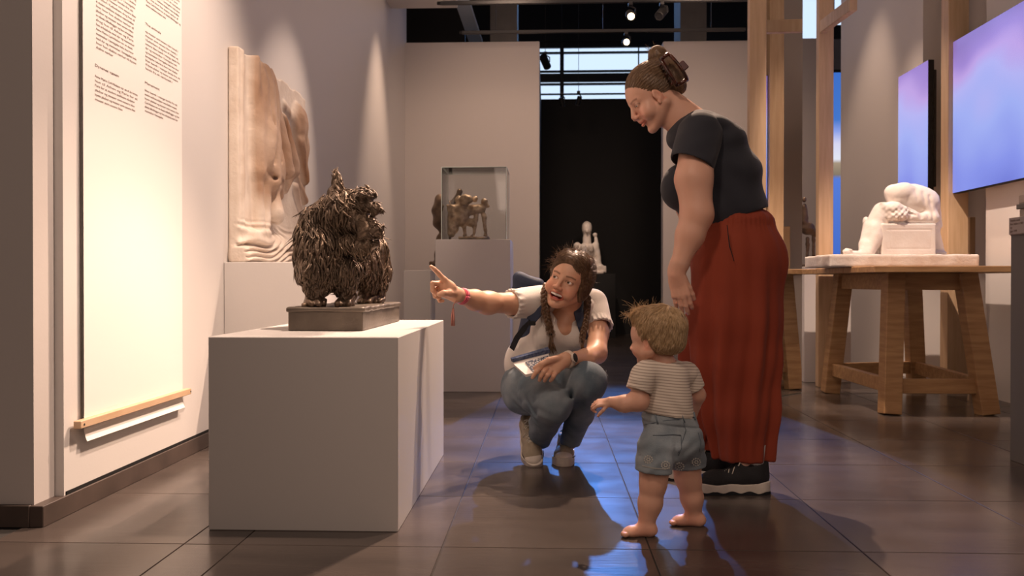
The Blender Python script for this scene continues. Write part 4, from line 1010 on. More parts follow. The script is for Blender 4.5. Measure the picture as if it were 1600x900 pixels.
def sneaker(prefix_parent, o, Mr, L, mats, h=.0028, high=False, wavy=False, name='shoe', cuff=.095):
    """heel-bottom centre at o, toe along +Y of Mr"""
    s = L/.27; up_m, sole_m, lace_m, toe_m = mats
    o = A3(o)
    soleH = .030 if not wavy else .034
    def tw(pr): return xf(pr, o, Mr, s)
    zc = soleH/2
    sole = [cone((0,.034,zc), (0,.11,zc), .034, .032, .02, n=(0,0,1), s=.01), ]
    # the sole is a flat outline: circles blended, cut to thickness
    out = [cone((0,.036,0), (.004,.12,0), .037, .035, .01), cone((.004,.12,0), (.002,.195,0), .035, .047, .02), cone((.002,.195,0), (-.004,.232,0), .046, .037, .01)]
    def tall(p): 
        q = dict(p); q['n'] = A3((0,0,1)); q['s'] = 40.; return q
    lo3, hi3 = A3((-.07,-.02,-.02)), A3((.07,.30,soleH+.03))
    v, l = field([tall(p) for p in out], lo3, hi3, .0028)
    xs = [lo3[i]+.0028*np.arange(v.shape[i]) for i in range(3)]
    Z = xs[2][None,None,:]; Y = xs[1][None,:,None]
    top = soleH + (.006*np.clip((Y-.19)/.06,0,1) if not wavy else .010*np.clip((.10-Y)/.1,0,1)+.002*np.sin(Y*60))
    bot = 0 if not wavy else .0085+.0035*np.sin(Y*105)
    dz = np.maximum(Z-top, bot-Z)
    v = np.where((v > 0) & (dz > 0), np.sqrt(np.maximum(v,0)**2+np.maximum(dz,0)**2), np.maximum(v, dz)) - .0015
    V, F = nets(v.astype(np.float32), lo3, .0028)
    if wavy:
        om = MB(); n_ = 44
        for i in range(n_+1):
            yy = -.001+.272*i/n_; w0 = np.interp(yy, [0,.02,.06,.12,.18,.22,.255,.272],[.018,.032,.037,.036,.046,.046,.036,.012])+.0012; zt_ = .009+.0035*math.sin(yy*105)
            om.v += [(-w0,yy,0),(w0,yy,0),(w0,yy,zt_),(-w0,yy,zt_)]
            if i: b_ = 4*(i-1); om.f += [(b_+j,b_+4+j,b_+4+(j+1)%4,b_+(j+1)%4) for j in range(4)]
        om.f += [(0,1,2,3),(4*n_+3,4*n_+2,4*n_+1,4*n_)]
        raw('outsole', o+(A3(om.v)*s)@Mr.T, om.f, M['strap'], prefix_parent)
    sh = raw('sole', o + (V*s) @ Mr.T, F, sole_m, prefix_parent, smooth=True)
    up = [cone((0,.040,.050), (.002,.12,.050), .034, .034, .02), cone((.002,.12,.048), (.001,.19,.040), .034, .039, .02), ell((-.001,.215,.034), (.036,.042,.026), .015), cone((0,.050,.06), (0,.105,.085), .034, .026, .02), ell((0,.19,.042), (.042,.05,.026), .015)]
    if high: up += [cone((0,.052,.07), (0,.058,cuff+.03), .035, .036, .02), cone((0,.10,.085), (0,.075,cuff+.03), .024, .028, .02)]
    else: up += [cone((0,.048,.06), (0,.046,.088), .033, .033, .02), cone((0,.015,.06), (0,.010,.105), .010, .006, .02)]
    up.append(clip(lambda X,Y,Z: (.020-Z+0*X+0*Y)))
    if high: up.append(clip(lambda X,Y,Z: (Z-cuff-.01+0*X+0*Y)))
    up.append(ell((0,.05,cuff+.03), (.028,.030,.045), .004, op='s') if not high else ell((0,.055,cuff+.03), (.028,.03,.03), .004, op='s'))
    V, F = solid(up, (-.08,-.03,.0), (.08,.29,cuff+.05), .0030)
    raw('upper', o + (V*s) @ Mr.T, F, up_m, prefix_parent, smooth=True)
    if toe_m is not None:
        tc = [ell((-.001,.217,.035), (.0395,.045,.0275), .004), clip(lambda X,Y,Z: (.021-Z+0*X+0*Y)), clip(lambda X,Y,Z: (.196+ (X/.04)**2*.018-Y+0*Z))]
        V, F = solid(tc, (-.06,.16,.01), (.06,.28,.08), .0028); raw('toe_cap', o + (V*s) @ Mr.T, F, toe_m, prefix_parent, smooth=True)
        ln = MB(); pts = []
        for a in np.linspace(-.15,PI+.15,18): pts.append(o + Mr@(A3((math.cos(a)*.0475-.003, .196+math.sin(a)*.060, soleH+.0045))*s))
        ln.tube(pts, .0016*s, 5); ln.obj('foxing_stripe', M['black'], prefix_parent, smooth=True)
    lc = MB(); n = 6
    for i in range(n):
        t = i/(n-1); y = .175-.075*t; z = .071+.026*t + (.0 if not high else .006); w = .022
        if high and i > 3: z += .014*(i-3); 
        for sg in (-1,1):
            pts = [o+Mr@(A3((sg*w, y, z-.008))*s), o+Mr@(A3((sg*w*.5, y-.004, z+.001))*s), o+Mr@(A3((-sg*w*.3, y-.010, z+.004))*s), o+Mr@(A3((-sg*w, y-.016, z-.004))*s)]
            lc.tube(pts, .0022*s, 5)
    for sg in (-1,1):
        pts = [o+Mr@(A3((0,.100,.102))*s), o+Mr@(A3((sg*.018,.104,.112))*s), o+Mr@(A3((sg*.030,.112,.100))*s), o+Mr@(A3((sg*.014,.112,.098))*s)]; lc.tube(pts, .002*s, 5)
        pts = [o+Mr@(A3((0,.100,.102))*s), o+Mr@(A3((sg*.020,.125,.092))*s), o+Mr@(A3((sg*.034,.135,.072))*s)]; lc.tube(pts, .002*s, 5)
    lc.obj('laces', lace_m, prefix_parent, smooth=True)
M['hair_brown'] = mat('hair_brown', (.105,.058,.030), .38, noise=(90,(.17,.10,.055),3,(1,1,1)))
M['hair_fair'] = mat('hair_fair', (.135,.078,.042), .36, noise=(90,(.21,.13,.07),3,(1,1,1)))
M['hair_blond'] = mat('hair_blond', (.50,.33,.17), .42, noise=(60,(.72,.52,.31),3,(1,1,1)))
M['navy_tee'] = mat('navy_jersey', (.016,.018,.028), .85, sheen=.12, bump=(500,.12,2))
M['rust'] = mat('rust_crepe', (.225,.028,.008), .8, sheen=.05, noise=(7,(.27,.038,.011),4,(1,1,.3)), bump=(420,.10,2))
M['white_tee'] = mat('white_jersey', (.70,.65,.60), .85, sheen=.2, bump=(260,.22,4))
M['denim'] = mat('washed_denim', (.095,.135,.17), .85, noise=(9,(.23,.27,.30),8,(1,1,1)), bump=(330,.22,4))
M['denim_light'] = mat('light_denim', (.20,.245,.28), .85, noise=(16,(.31,.35,.38),6,(1,1,1)), bump=(380,.25,3), attr=True)
M['pack'] = mat('navy_backpack_cloth', (.018,.028,.062), .7, bump=(300,.15,3))
M['strap'] = mat('black_webbing', (.006,.007,.010), .8, bump=(400,.2,2))
M['rubber'] = mat('white_rubber', (.66,.60,.53), .55, noise=(20,(.55,.49,.42),4,(1,1,1)))
M['canvas'] = mat('beige_canvas', (.30,.25,.18), .85, noise=(30,(.38,.32,.24),3,(1,1,1)), bump=(350,.3,2))
M['lace'] = mat('lace_cream', (.55,.50,.42), .8)
M['blackknit'] = mat('black_knit', (.010,.010,.012), .8, bump=(300,.3,2))
M['tortoise'] = mat('tortoiseshell', (.022,.006,.004), .2, noise=(40,(.10,.022,.010),2,(1,1,1)), coat=.4)
M['sock'] = mat('grey_sock', (.40,.38,.37), .9)
def stripe_mat():
    m = bpy.data.materials.new('striped_jersey'); m.use_nodes = True; nt = m.node_tree; N = nt.nodes; L = nt.links; b = N['Principled BSDF']; b.inputs['Roughness'].default_value = .85
    tc = N.new('ShaderNodeTexCoord'); mp = N.new('ShaderNodeMapping'); mp.inputs['Rotation'].default_value = (0,R(-6),0); L.new(tc.outputs['Object'], mp.inputs[0])
    sp = N.new('ShaderNodeSeparateXYZ'); L.new(mp.outputs[0], sp.inputs[0]); ma = N.new('ShaderNodeMath'); ma.operation = 'MULTIPLY'; ma.inputs[1].default_value = 2*PI/.0088; L.new(sp.outputs['Z'], ma.inputs[0])
    si = N.new('ShaderNodeMath'); si.operation = 'SINE'; L.new(ma.outputs[0], si.inputs[0]); r = N.new('ShaderNodeValToRGB'); e = r.color_ramp.elements; mr = N.new('ShaderNodeMapRange'); mr.inputs['From Min'].default_value = -1; L.new(si.outputs[0], mr.inputs[0]); L.new(mr.outputs[0], r.inputs[0])
    e[0].position = .10; e[0].color = (.42,.34,.28,1); e[1].position = .36; e[1].color = (.74,.65,.56,1); L.new(r.outputs[0], b.inputs['Base Color'])
    return m
M['stripe'] = stripe_mat()
# ================================================================ STANDING WOMAN
YS = 3.37
def W(px, py, Y=YS): return P(px, py, Y)
hs = 1.03; ho = W(1020,151,3.36); hM = frame((-.83,-.13,-.54), (-.54,0,.84))
HP = xf(head_prims('smile', full=1.08, lid=.55, ear=(.014,-.010), nose=.86), ho, hM, hs)
k = .03
torso = [ell(W(1148,392), (.140,.165,.140), .05), ell(W(1165,402,3.29), (.115,.09,.12), .03), ell(W(1165,402,3.46), (.115,.09,.12), .03),
    ell(W(1140,300), (.122,.148,.10), .05), ell(W(1143,335), (.128,.150,.08), .05), ell(W(1122,268), (.128,.150,.115), .05), ell(W(1147,272), (.090,.140,.095), .04), ell(W(1128,226), (.085,.155,.070), .04),
    ell(W(1106,203), (.070,.165,.050), .04), ell(W(1092,192), (.06,.10,.04), .03), ell(W(1070,293,3.28), (.083,.080,.088), .03), ell(W(1070,293,3.46), (.083,.080,.088), .03), ell(W(1105,330), (.10,.14,.08), .05)]
neck = [cone(W(1090,200,3.37), W(1042,160,3.36), .066, .056, .03), cone(W(1055,190,3.36), W(1032,178,3.36), .045, .035, .03)]
sh = W(1093,212,3.235); el = W(1089,335,3.165); wr = W(1057,428,3.15)
arm = [ell(sh, (.054,.048,.054), .04), cone(sh, W(1084,280,3.18), .066, .066, .02), cone(W(1084,280,3.18), el, .066, .056, .02), cone(el, W(1078,368,3.16), .058, .050, .02), cone(W(1078,368,3.16), W(1062,412,3.15), .050, .031, .02), cone(W(1062,412,3.15), wr, .031, .026, .01, n=(1,.1,0), s=1.15)]
sh2 = W(1096,214,3.51); el2 = W(1075,320,3.60); wr2 = W(1088,400,3.56)
arm2 = [ell(sh2, (.06,.055,.06), .04), cone(sh2, el2, .062, .05, .02), cone(el2, wr2, .05, .028, .02)]
hMn = frame((.22,.05,-1), (-.25,-.95,0)); hand1 = xf(hand_prims((.42,.32,.34,.40), (.35,.6), sx=-1, spread=.04), wr + A3((0,0,-.004)), hMn, .90)
hand2 = xf(hand_prims(.5, (.4,.5), sx=1), wr2, frame((.3,0,-1),(-.2,.95,0)), .88)
ank1 = W(1165,738,3.27); ank2 = W(1128,728,3.47)
legs = [cone(W(1150,420,3.28), W(1150,560,3.26), .085, .070, .03), cone(W(1150,560,3.26), ank1+A3((0,0,.02)), .068, .040, .02), cone(W(1150,420,3.46), W(1125,560,3.48), .085, .070, .03), cone(W(1125,560,3.48), ank2+A3((0,0,.02)), .068, .040, .02)]
body = grow(torso,-.012) + neck + arm + arm2 + hand1 + hand2 + legs + HP
zones = [(A3(ho)-.165, A3(ho)+.165, .0020), (wr+A3((-.09,-.09,-.19)), wr+A3((.09,.09,.045)), .0022)]
V, F = multires(body, zones, .0065)
V[:,2] = np.maximum(V[:,2], .03)
skin = head_colors(V, ho, hM, hs, 'smile', brow=(.36,.24,.18), lip=(.86,.50,.50))
# red-flushed knuckles and elbow
for c_, rr_ in ((el+A3((.03,0,0)),.05),):
    g = np.exp(-((V-c_)**2).sum(1)/rr_**2)[:,None]*.25; skin = skin*(1-g)+g*np.array((1,.7,.62))
woman = raw('person', V, F, M['skin'], None, loc=(W(1150,760,3.3)[0],3.35,0.0), smooth=True, col=skin)
tag(woman, 'standing woman in navy T-shirt and wide rust trousers leaning forward over the toddler', 'person')
add_eyes(woman, ho, hM, hs, (.0,1,-.25), (.10,.14,.14))
tp = [cone((-.014,.082,-.0595), (.014,.082,-.0595), .0042, .0042, .002)]
V, F = solid(xf(tp, ho, hM, hs), ho-.15, ho+.15, .0022); raw('teeth', V, F, M['teeth'], woman, smooth=True)
# T-shirt
tee = grow(torso, .004)
def teef(X, Y, Z):
    s = (X-W(1150,300)[0])*.5 + (Z-W(1150,300)[2])
    return (.0045*np.sin(46*s+3*np.sin(7*Y)+20*X*0+2.5*np.sin(11*X)) *np.clip((X-W(1105,300)[0])*12,0,1)+ .0028*sn(X,Y,Z,28,3)).astype(np.float32)
hemp0, hemp1 = W(1105,356), W(1198,324)
hd = hemp1-hemp0; hn = A3((hd[2],0,-hd[0])); hn /= np.linalg.norm(hn)   # points down
if hn[2] > 0: hn = -hn
tee += [addf(teef), clip(lambda X,Y,Z: ((X-hemp0[0])*hn[0]+(Z-hemp0[2])*hn[2]+0*Y)), ell(W(1078,199), (.062,.11,.040), .04), ell(W(1062,215), (.05,.10,.05), .04), cone(W(1082,192,3.37), W(1035,150,3.36), .058, .074, .006, op='s')]
lo, hi = autobox(tee[:12]); T0 = solid(tee, lo, hi, .0055)
sl1 = sleeve(sh+A3((.004,.014,.006)), W(1081,257,3.195), .084, .082, noise=.002, wall=.008, cutn=(-.40,-.2,-.92))
sl2 = sleeve(sh2, W(1090,255,3.56), .078, .074, noise=.002)
V, F = join([T0, sl1, sl2]); raw('t_shirt', V, F, M['navy_tee'], woman, smooth=True)
# neckline band
# trousers: two wide legs, gathered waist, long soft folds
nY = A3((0,1,0))
def legc(pts, rad, sq): return [cone(pts[i], pts[i+1], rad[i], rad[i+1], .03, n=nY, s=sq) for i in range(len(pts)-1)]
hipc = [ell(W(1152,345), (.128,.165,.05), .03), ell(W(1150,392), (.168,.188,.150), .05), ell(W(1171,405,3.29), (.136,.105,.13), .03), ell(W(1171,405,3.46), (.136,.105,.13), .03), ell(W(1135,380,3.37), (.14,.17,.12), .05)]
Lp = [W(1151,420,3.28), W(1147,500,3.27), W(1150,560,3.27), W(1158,640,3.27), W(1165,730,3.28)]; Lr_ = [.172,.165,.152,.128,.100]
L2 = [W(1147,420,3.46), W(1134,500,3.48), W(1125,560,3.48), W(1122,640,3.49), W(1125,725,3.49)]; L2r = [.165,.150,.138,.115,.098]
trz = .115
def trf(X, Y, Z):
    x = X-W(1150,500)[0]; y = Y-3.36; th = np.arctan2(y, x*.9); dn = np.clip((1.02-Z)/.5, 0.12, 1)
    f = np.sin(th*11+1.2*np.sin(Z*4)+.8*Y*0)+.6*np.sin(th*19+2*np.sin(Z*5+1))
    waist = np.clip(1-np.abs(Z-1.0)/.05,0,1)*.0022*np.sin(th*60)
    return (dn*.0125*f + waist + .0025*sn(X,Y,Z*.4,26,9)).astype(np.float32)
tr = hipc + legc(Lp, Lr_, .62) + legc(L2, L2r, .62) + [addf(trf), clip(lambda X,Y,Z: (trz-Z+.0*X+0*Y)), clip(lambda X,Y,Z: (-(X-hemp0[0])*hn[0]-(Z-hemp0[2]-.035)*hn[2]+0*Y))]
tr += [cone((Lp[4][0],3.28,.05), (Lp[3][0],3.27,.30), .070, .08, .002, n=nY, s=.58, op='s'), cone((L2[4][0],3.49,.05), (L2[3][0],3.49,.30), .068, .08, .002, n=nY, s=.58, op='s')]
lo = A3((W(1040,400)[0],3.08,.06)); hi = A3((W(1245,400)[0],3.72,1.12))
V, F = solid(tr, lo, hi, .0055); raw('trousers', V, F, M['rust'], woman, smooth=True)
pk = MB().tube([W(1136,352,3.165), W(1140,385,3.150), W(1147,408,3.160)], [.0015,.0022,.0012], 5); pk.obj('pocket_slit', M['blackknit'], woman)
# shoes and socks
fwd1 = A3((-1,.02,0)); so = (M['blackknit'], M['rubber'], M['lace'], None)
heel1 = A3((W(1202,770,3.24)[0]+.003, 3.25, .001))
sh1 = tag(bpy.data.objects.new('shoe', None)); COL.objects.link(sh1); sh1.parent = woman
sneaker(sh1, heel1, frame(fwd1,(0,0,1)), .285, so, wavy=True)
sh2_ = bpy.data.objects.new('shoe', None); COL.objects.link(sh2_); sh2_.parent = woman
heel2 = A3((W(1150,757,3.42)[0], 3.46, .001))
sneaker(sh2_, heel2, frame((-1,.12,0),(0,0,1)), .285, so, wavy=True)
for c_ in (heel1, heel2):
    MB().tube([c_+A3((-.052,0,.085)), c_+A3((-.050,0,.13)), c_+A3((-.048,0,.18))], [.031,.030,.034], 16).obj('sock', M['sock'], woman, smooth=True)
# hair: swept back to a claw clip
def hl(p): return xf(p, ho, hM, hs)
hair = hl([ell((0,-.020,.044), (.0815,.100,.083), .02), ell((0,-.085,.05), (.055,.045,.055), .03), cone((0,-.085,.075), (0,-.100,.125), .035, .028, .02), ell((0,-.105,.115), (.033,.030,.035), .02), cone((0,-.09,-.01),(0,-.105,.05), .045, .040, .03),
    ell((0,.115,-.035), (.082,.085,.108), .01, op='s'), ell((-.085,.045,-.052), (.05,.052,.052), .01, op='s'), ell((.085,.045,-.052), (.05,.052,.052), .01, op='s'), ell((0,-.03,-.10), (.12,.10,.062), .02, op='s'),
    ell((-.09,.010,-.016),(.022,.018,.028),.004,op='s'), ell((.09,.010,-.016),(.022,.018,.028),.004,op='s')])
tgt = ho + hM@A3((0,-.105,.085))*hs
def hf(X, Y, Z):
    x=X-ho[0]; y=Y-ho[1]; z=Z-ho[2]
    a = x*hM[0,0]+y*hM[1,0]+z*hM[2,0]; b = x*hM[0,1]+y*hM[1,1]+z*hM[2,1]; c = x*hM[0,2]+y*hM[1,2]+z*hM[2,2]
    th = np.arctan2(a, c-.03+.0*b); return (.0009*np.sin(th*46+4*b)+.0006*np.sin(th*90)).astype(np.float32)
hair.append(addf(hf)); V, F = solid(hair, ho-.2, ho+.22, .0030)
ha = raw('hair', V, F, M['hair_fair'], woman, smooth=True)
def flow1(p, n, off): return (tgt-p)/np.linalg.norm(tgt-p) + .05*off
lk = locks(V, F, .0042, flow1, (.05,.085), (.0008,.0015), (.0006,.0000), 5, 3200, flat=.5, curl=.04, seg=7); lk.obj('hair_strands', M['hair_fair'], ha, smooth=True)
rr = np.random.RandomState(8); wisp = MB()
for i in range(46):
    b0 = ho + hM@(A3((rr.uniform(-.02,.02), -.10+rr.uniform(-.02,.015), .135+rr.uniform(-.012,.012)))*hs); d = hM@A3((rr.uniform(-.5,.5), rr.uniform(-.4,.9), rr.uniform(.3,.9))); d /= np.linalg.norm(d); L = rr.uniform(.015,.04); c2 = rr.normal(size=3)*.3
    wisp.tube([b0, b0+d*L*.5, b0+d*L+c2*L*.4], [.0009,.0007,.0003], 3)
for i in range(30):
    b0 = ho + hM@(A3((rr.uniform(-.03,.03), -.13, .05+rr.uniform(-.04,.03)))*hs); d = hM@A3((rr.uniform(-.4,.4), -.8, rr.uniform(-.6,.5))); L = rr.uniform(.015,.035)
    wisp.tube([b0, b0+d*L*.5, b0+d*L+A3((0,0,-.004))], [.0012,.0009,.0004], 3)
wisp.obj('loose_wisps', M['hair_fair'], ha, smooth=True)
# claw clip: two curved rails, teeth and a grip
clp = bpy.data.objects.new('claw_clip', None); COL.objects.link(clp); clp.parent = woman
yc = 3.275
def rail_(p0, p1, off, r):
    m_ = MB(); a = W(*p0, yc); b = W(*p1, yc); n = 9; pts = []
    for i in range(n):
        t = i/(n-1); q = a+(b-a)*t; q = q + A3((-.010,0,.006))*math.sin(PI*t)*off; q[1] -= .012*math.sin(PI*t); pts.append(q)
    return m_.tube(pts, r, 8, flat=.6)
rail_((1033,92),(1058,134), .8, .0115).obj('rail', M['tortoise'], clp, smooth=True)
rail_((1045,84),(1074,124), -.6, .0105).obj('rail', M['tortoise'], clp, smooth=True)
tm = MB()
for t in (0,1): 
    a = W(1033+25*t,92+42*t,yc); b = W(1045+29*t,84+40*t,yc); tm.tube([a,(a+b)/2+A3((0,-.008,0)),b], .008, 8)
for t in np.linspace(.15,.85,5):
    a = W(1033+25*t,92+42*t,yc)+A3((-.004,-.008,0)); tm.tube([a, a+A3((-.008,.012,-.008)), a+A3((-.006,.030,-.012))], [.005,.0045,.002], 6)
tm.obj('claws', M['tortoise'], clp, smooth=True)
gm = MB().beam(W(1063,97,3.30), W(1073,108,3.30), .010, .024, up=(-.6,0,.8), bev=.003); gm.obj('grip', mat('dark_red_acetate', (.07,.006,.006), .35), clp)
# ================================================================ CROUCHING WOMAN
YC = 3.8
def Q(px, py, Y=YC): return P(px, py, Y)
hs = 1.05; cM = frame((-.34,-.93,.08), (.40,.02,.92))
eyes = Q(878,437,3.60); co = eyes - cM[:,1]*.089
CP = xf(head_prims('open'), co, cM, hs)
k = .035
ctorso = [ell(Q(842,585,3.93), (.135,.13,.11), .05), ell(Q(856,552,3.88), (.118,.11,.10), .05), ell(Q(876,518,3.82), (.122,.10,.10), .05), ell(Q(884,490,3.82), (.125,.085,.06), .05),
    ell(Q(858,522,3.75), (.062,.06,.062), .03), ell(Q(902,522,3.77), (.062,.06,.062), .03), cone(Q(843,474,3.80), Q(925,483,3.86), .052, .052, .04)]
cneck = [cone(Q(888,492,3.80), Q(892,458,3.71), .056, .050, .03)]
shR = Q(838,473,3.76); elR = Q(766,473,3.57); wrR = Q(716,461,3.40)
armR = [ell(shR, .055, .04), cone(shR, Q(800,474,3.67), .052, .045, .02), cone(Q(800,474,3.67), elR, .045, .041, .02), ell(Q(759,474,3.55), (.045,.05,.044), .03), cone(elR, Q(742,469,3.50), .042, .038, .02), cone(Q(742,469,3.50), wrR, .038, .0245, .02, n=(0,0,1), s=1.1)]
shL = Q(927,482,3.87); elL = Q(932,552,3.66); wrL = Q(884,562,3.46)
armL = [ell(shL, .055, .04), cone(shL, Q(934,520,3.76), .050, .046, .02), cone(Q(934,520,3.76), elL, .046, .042, .02), cone(elL, Q(915,560,3.57), .042, .037, .02), cone(Q(915,560,3.57), wrL, .037, .0265, .02)]
# pointing right hand, joint by joint
hp = []
kn = [Q(693,436,3.345), Q(687,443,3.365), Q(686,451,3.385), Q(690,459,3.40)]
for i, q in enumerate(kn): hp.append(cone(wrR + A3((-.006,0,.004-.004*i)), q, .021-.001*i, .0125, .016))
hp += [ell(Q(700,450,3.365), (.030,.020,.026), .015)]
hp += chain([kn[0], Q(684,426,3.325), Q(678.5,420.5,3.312), Q(673.5,416.5,3.302)], [.0105,.0095,.0086,.0068], .003)
hp += chain([kn[1], Q(676,443,3.335), Q(676,454,3.335), Q(682,460,3.345)], [.0108,.0098,.0088,.0075], .003)
hp += chain([kn[2], Q(677,452,3.360), Q(680,463,3.355), Q(687,465,3.362)], [.0104,.0094,.0085,.0072], .003)
hp += chain([kn[3], Q(683,461,3.385), Q(687,470,3.375), Q(692,470,3.378)], [.0096,.0084,.0076,.0066], .003)
hp += chain([Q(711,459,3.38), Q(702,458,3.345), Q(693,458,3.325), Q(686,460,3.322)], [.0165,.0135,.0112,.0090], .008)
# left hand holding the booklet
lp = []
kl = [Q(853,567,3.425), Q(857,573,3.415), Q(862,578,3.412), Q(869,581,3.415)]
for i, q in enumerate(kl): lp.append(cone(wrL + A3((-.004,0,.004-.004*i)), q, .021-.001*i, .0125, .016))
lp += chain([kl[0], Q(846,573,3.395), Q(838,581,3.39), Q(832,590,3.39)], [.0108,.0098,.0088,.0070], .003)
lp += chain([kl[1], Q(850,581,3.385), Q(845,588,3.39), Q(843,594,3.40)], [.0106,.0096,.0086,.0072], .003)
lp += chain([kl[2], Q(856,586,3.385), Q(852,592,3.395), Q(851,595,3.405)], [.0102,.0092,.0082,.0070], .003)
lp += chain([kl[3], Q(865,588,3.39), Q(862,593,3.40), Q(860,595,3.41)], [.0094,.0084,.0076,.0064], .003)
lp += chain([Q(874,560,3.44), Q(858,563,3.40), Q(846,569,3.395), Q(836,575,3.40)], [.0155,.0125,.0110,.0088], .006)
hipR = Q(820,604,3.88); knR = Q(866,633,3.47); anR = Q(838,688,3.80)
hipL = Q(872,592,3.88); knL = Q(917,597,3.50); anL = Q(889,692,3.79)
clegs = [cone(hipR, knR, .075, .050, .02), cone(knR, anR, .045, .032, .02), cone(hipL, knL, .075, .050, .02), cone(knL, anL, .045, .032, .02)]
cbody = grow(ctorso, -.010) + cneck + armR + armL + hp + lp + clegs + CP
# the neckline shows bare chest
cbody += [cone(Q(888,490,3.78), Q(879,512,3.735), .058, .040, .03)]
zones = [(co-.165, co+.165, .0019), (Q(695,445,3.36)+A3((-.09,-.10,-.09)), Q(695,445,3.36)+A3((.075,.08,.09)), .0020), (Q(857,578,3.42)+A3((-.085,-.09,-.08)), Q(857,578,3.42)+A3((.10,.09,.08)), .0020)]
V, F = multires(cbody, zones, .006)
skin = head_colors(V, co, cM, hs, 'open', brow=(.20,.12,.08), lip=(.80,.33,.33), blush=.3)
crouch = raw('person', V, F, M['skin2'], None, loc=(Q(850,700,3.8)[0],3.8,0), smooth=True, col=skin)
tag(crouch, 'crouching woman with braids and backpack, pointing at the dog statue and smiling', 'person')
add_eyes(crouch, co, cM, hs, (.42,1,.12), (.10,.055,.025))
tp = [cone((-.020,.0765,-.0605), (0,.0875,-.0610), .0056, .0056, .003, n=(0,0,1), s=1.0), cone((.020,.0765,-.0605), (0,.0875,-.0610), .0056, .0056, .003)]
V, F = solid(xf(tp, co, cM, hs), co-.15, co+.15, .0018); raw('teeth', V, F, M['teeth'], crouch, smooth=True)
V, F = solid(xf([ell((0,.074,-.077), (.014,.014,.006), .003)], co, cM, hs), co-.15, co+.15, .0022); raw('tongue', V, F, mat('tongue', (.55,.16,.15), .35), crouch, smooth=True)
er = MB().lathe(co+cM@A3((.078,.004,-.038))*hs, [(.003,-.002),(.0055,-.001),(.0055,.001),(.003,.002)], 12, cM[:,0]); er.obj('earring', mat('silver', (.8,.78,.74), .2, 1.0), crouch, smooth=True)
# white blouse
bl = grow(ctorso, .006)
bl += [ell(Q(835,560,3.93), (.13,.12,.10), .05), ell(Q(812,572,3.90), (.055,.07,.035), .04)]
bl += [addf(lambda X,Y,Z: (.0032*sn(X,Y,Z,34,12)+.0024*np.sin(60*X+30*Z+3*np.sin(20*Z))).astype(np.float32))]
bl += [cone(Q(889,486,3.80), Q(894,450,3.70), .062, .075, .006, op='s')]
# V of the neckline
vt = [Q(863,478,3.70), Q(905,480,3.70), Q(879,513,3.68)]
bl += [cone(Q(880,482,3.72), Q(879,507,3.68), .052, .008, .004, n=(0,1,0), s=2.4, op='s'), cone(Q(893,482,3.73), Q(880,507,3.68), .042, .008, .004, n=(0,1,0), s=2.4, op='s')]
hz = Q(820,584,3.85)[2]; bl.append(clip(lambda X,Y,Z: (hz - .01 - Z + .12*(X-Q(820,584,3.85)[0])*0 + 0*X + 0*Y)))
lo, hi = autobox(bl[:9]); T0 = solid(bl, lo, hi, .0048)
dS = (Q(795,475,3.655)-shR); s1_ = sleeve(shR+A3((.02,.012,.004)), Q(798,475,3.665), .072, .060, ruffle=.0035, h=.0036, wall=.009)
s2_ = sleeve(shL+A3((-.005,.01,.018)), Q(936,513,3.78), .070, .060, ruffle=.0035, h=.0036, wall=.009)
V, F = join([T0, s1_, s2_]); raw('blouse', V, F, M['white_tee'], crouch, smooth=True)
# jeans
def jf(X, Y, Z):
    a = np.exp(-(((X-Q(828,650,3.6)[0])/.07)**2+((Z-Q(828,645,3.6)[2])/.07)**2)); b = np.exp(-(((X-Q(895,600,3.6)[0])/.06)**2+((Z-Q(895,610,3.6)[2])/.09)**2))
    return (a*.0055*np.sin(130*Z+50*X+2*np.sin(40*Y))+b*.005*np.sin(100*X-60*Z+2*np.sin(30*Y))+.0030*sn(X,Y,Z,30,21)).astype(np.float32)
jn = [ell(Q(838,592,3.95), (.135,.12,.10), .05), cone(hipR, Q(845,614,3.66), .108, .088, .04), cone(Q(845,614,3.66), knR, .088, .069, .03), ell(Q(815,612,3.80), (.085,.10,.095), .04),
      cone(knR, Q(850,664,3.66), .069, .060, .025), cone(Q(850,664,3.66), anR+A3((.01,0,0)), .058, .051, .02),
      cone(hipL, Q(895,592,3.68), .100, .085, .04), cone(Q(895,592,3.68), knL, .085, .078, .03), cone(knL, Q(906,645,3.64), .076, .058, .025), cone(Q(906,645,3.64), anL+A3((.006,0,.01)), .056, .047, .02)]
dR = anR+A3((.01,0,0))-Q(850,664,3.66); dR /= np.linalg.norm(dR)
jn += [addf(jf)]
e1 = anR+A3((.01,-.012,.0)); e2 = anL+A3((.006,-.01,.012))
jn += [ell(e1+A3((-.0,.02,-.045)), (.060,.062,.036), .006, op='s'), ell(e2+A3((0,.02,-.052)), (.060,.062,.036), .006, op='s')]
lo, hi = autobox(jn[:10]); V, F = solid(jn, lo, hi, .005); raw('jeans', V, F, M['denim'], crouch, smooth=True)
# worn patch on the outside of the left knee, and rolled hems
fr = MB(); rr = np.random.RandomState(2)
for i in range(26):
    b0 = Q(944+rr.uniform(-3,3), 588+rr.uniform(-8,12), 3.50)+A3((.004,-.004,0)); d = rr.normal(size=3)*.006; fr.tube([b0, b0+d], [.0009,.0005], 3)
fr.obj('knee_fraying', mat('white_thread', (.6,.6,.58), .9), crouch)
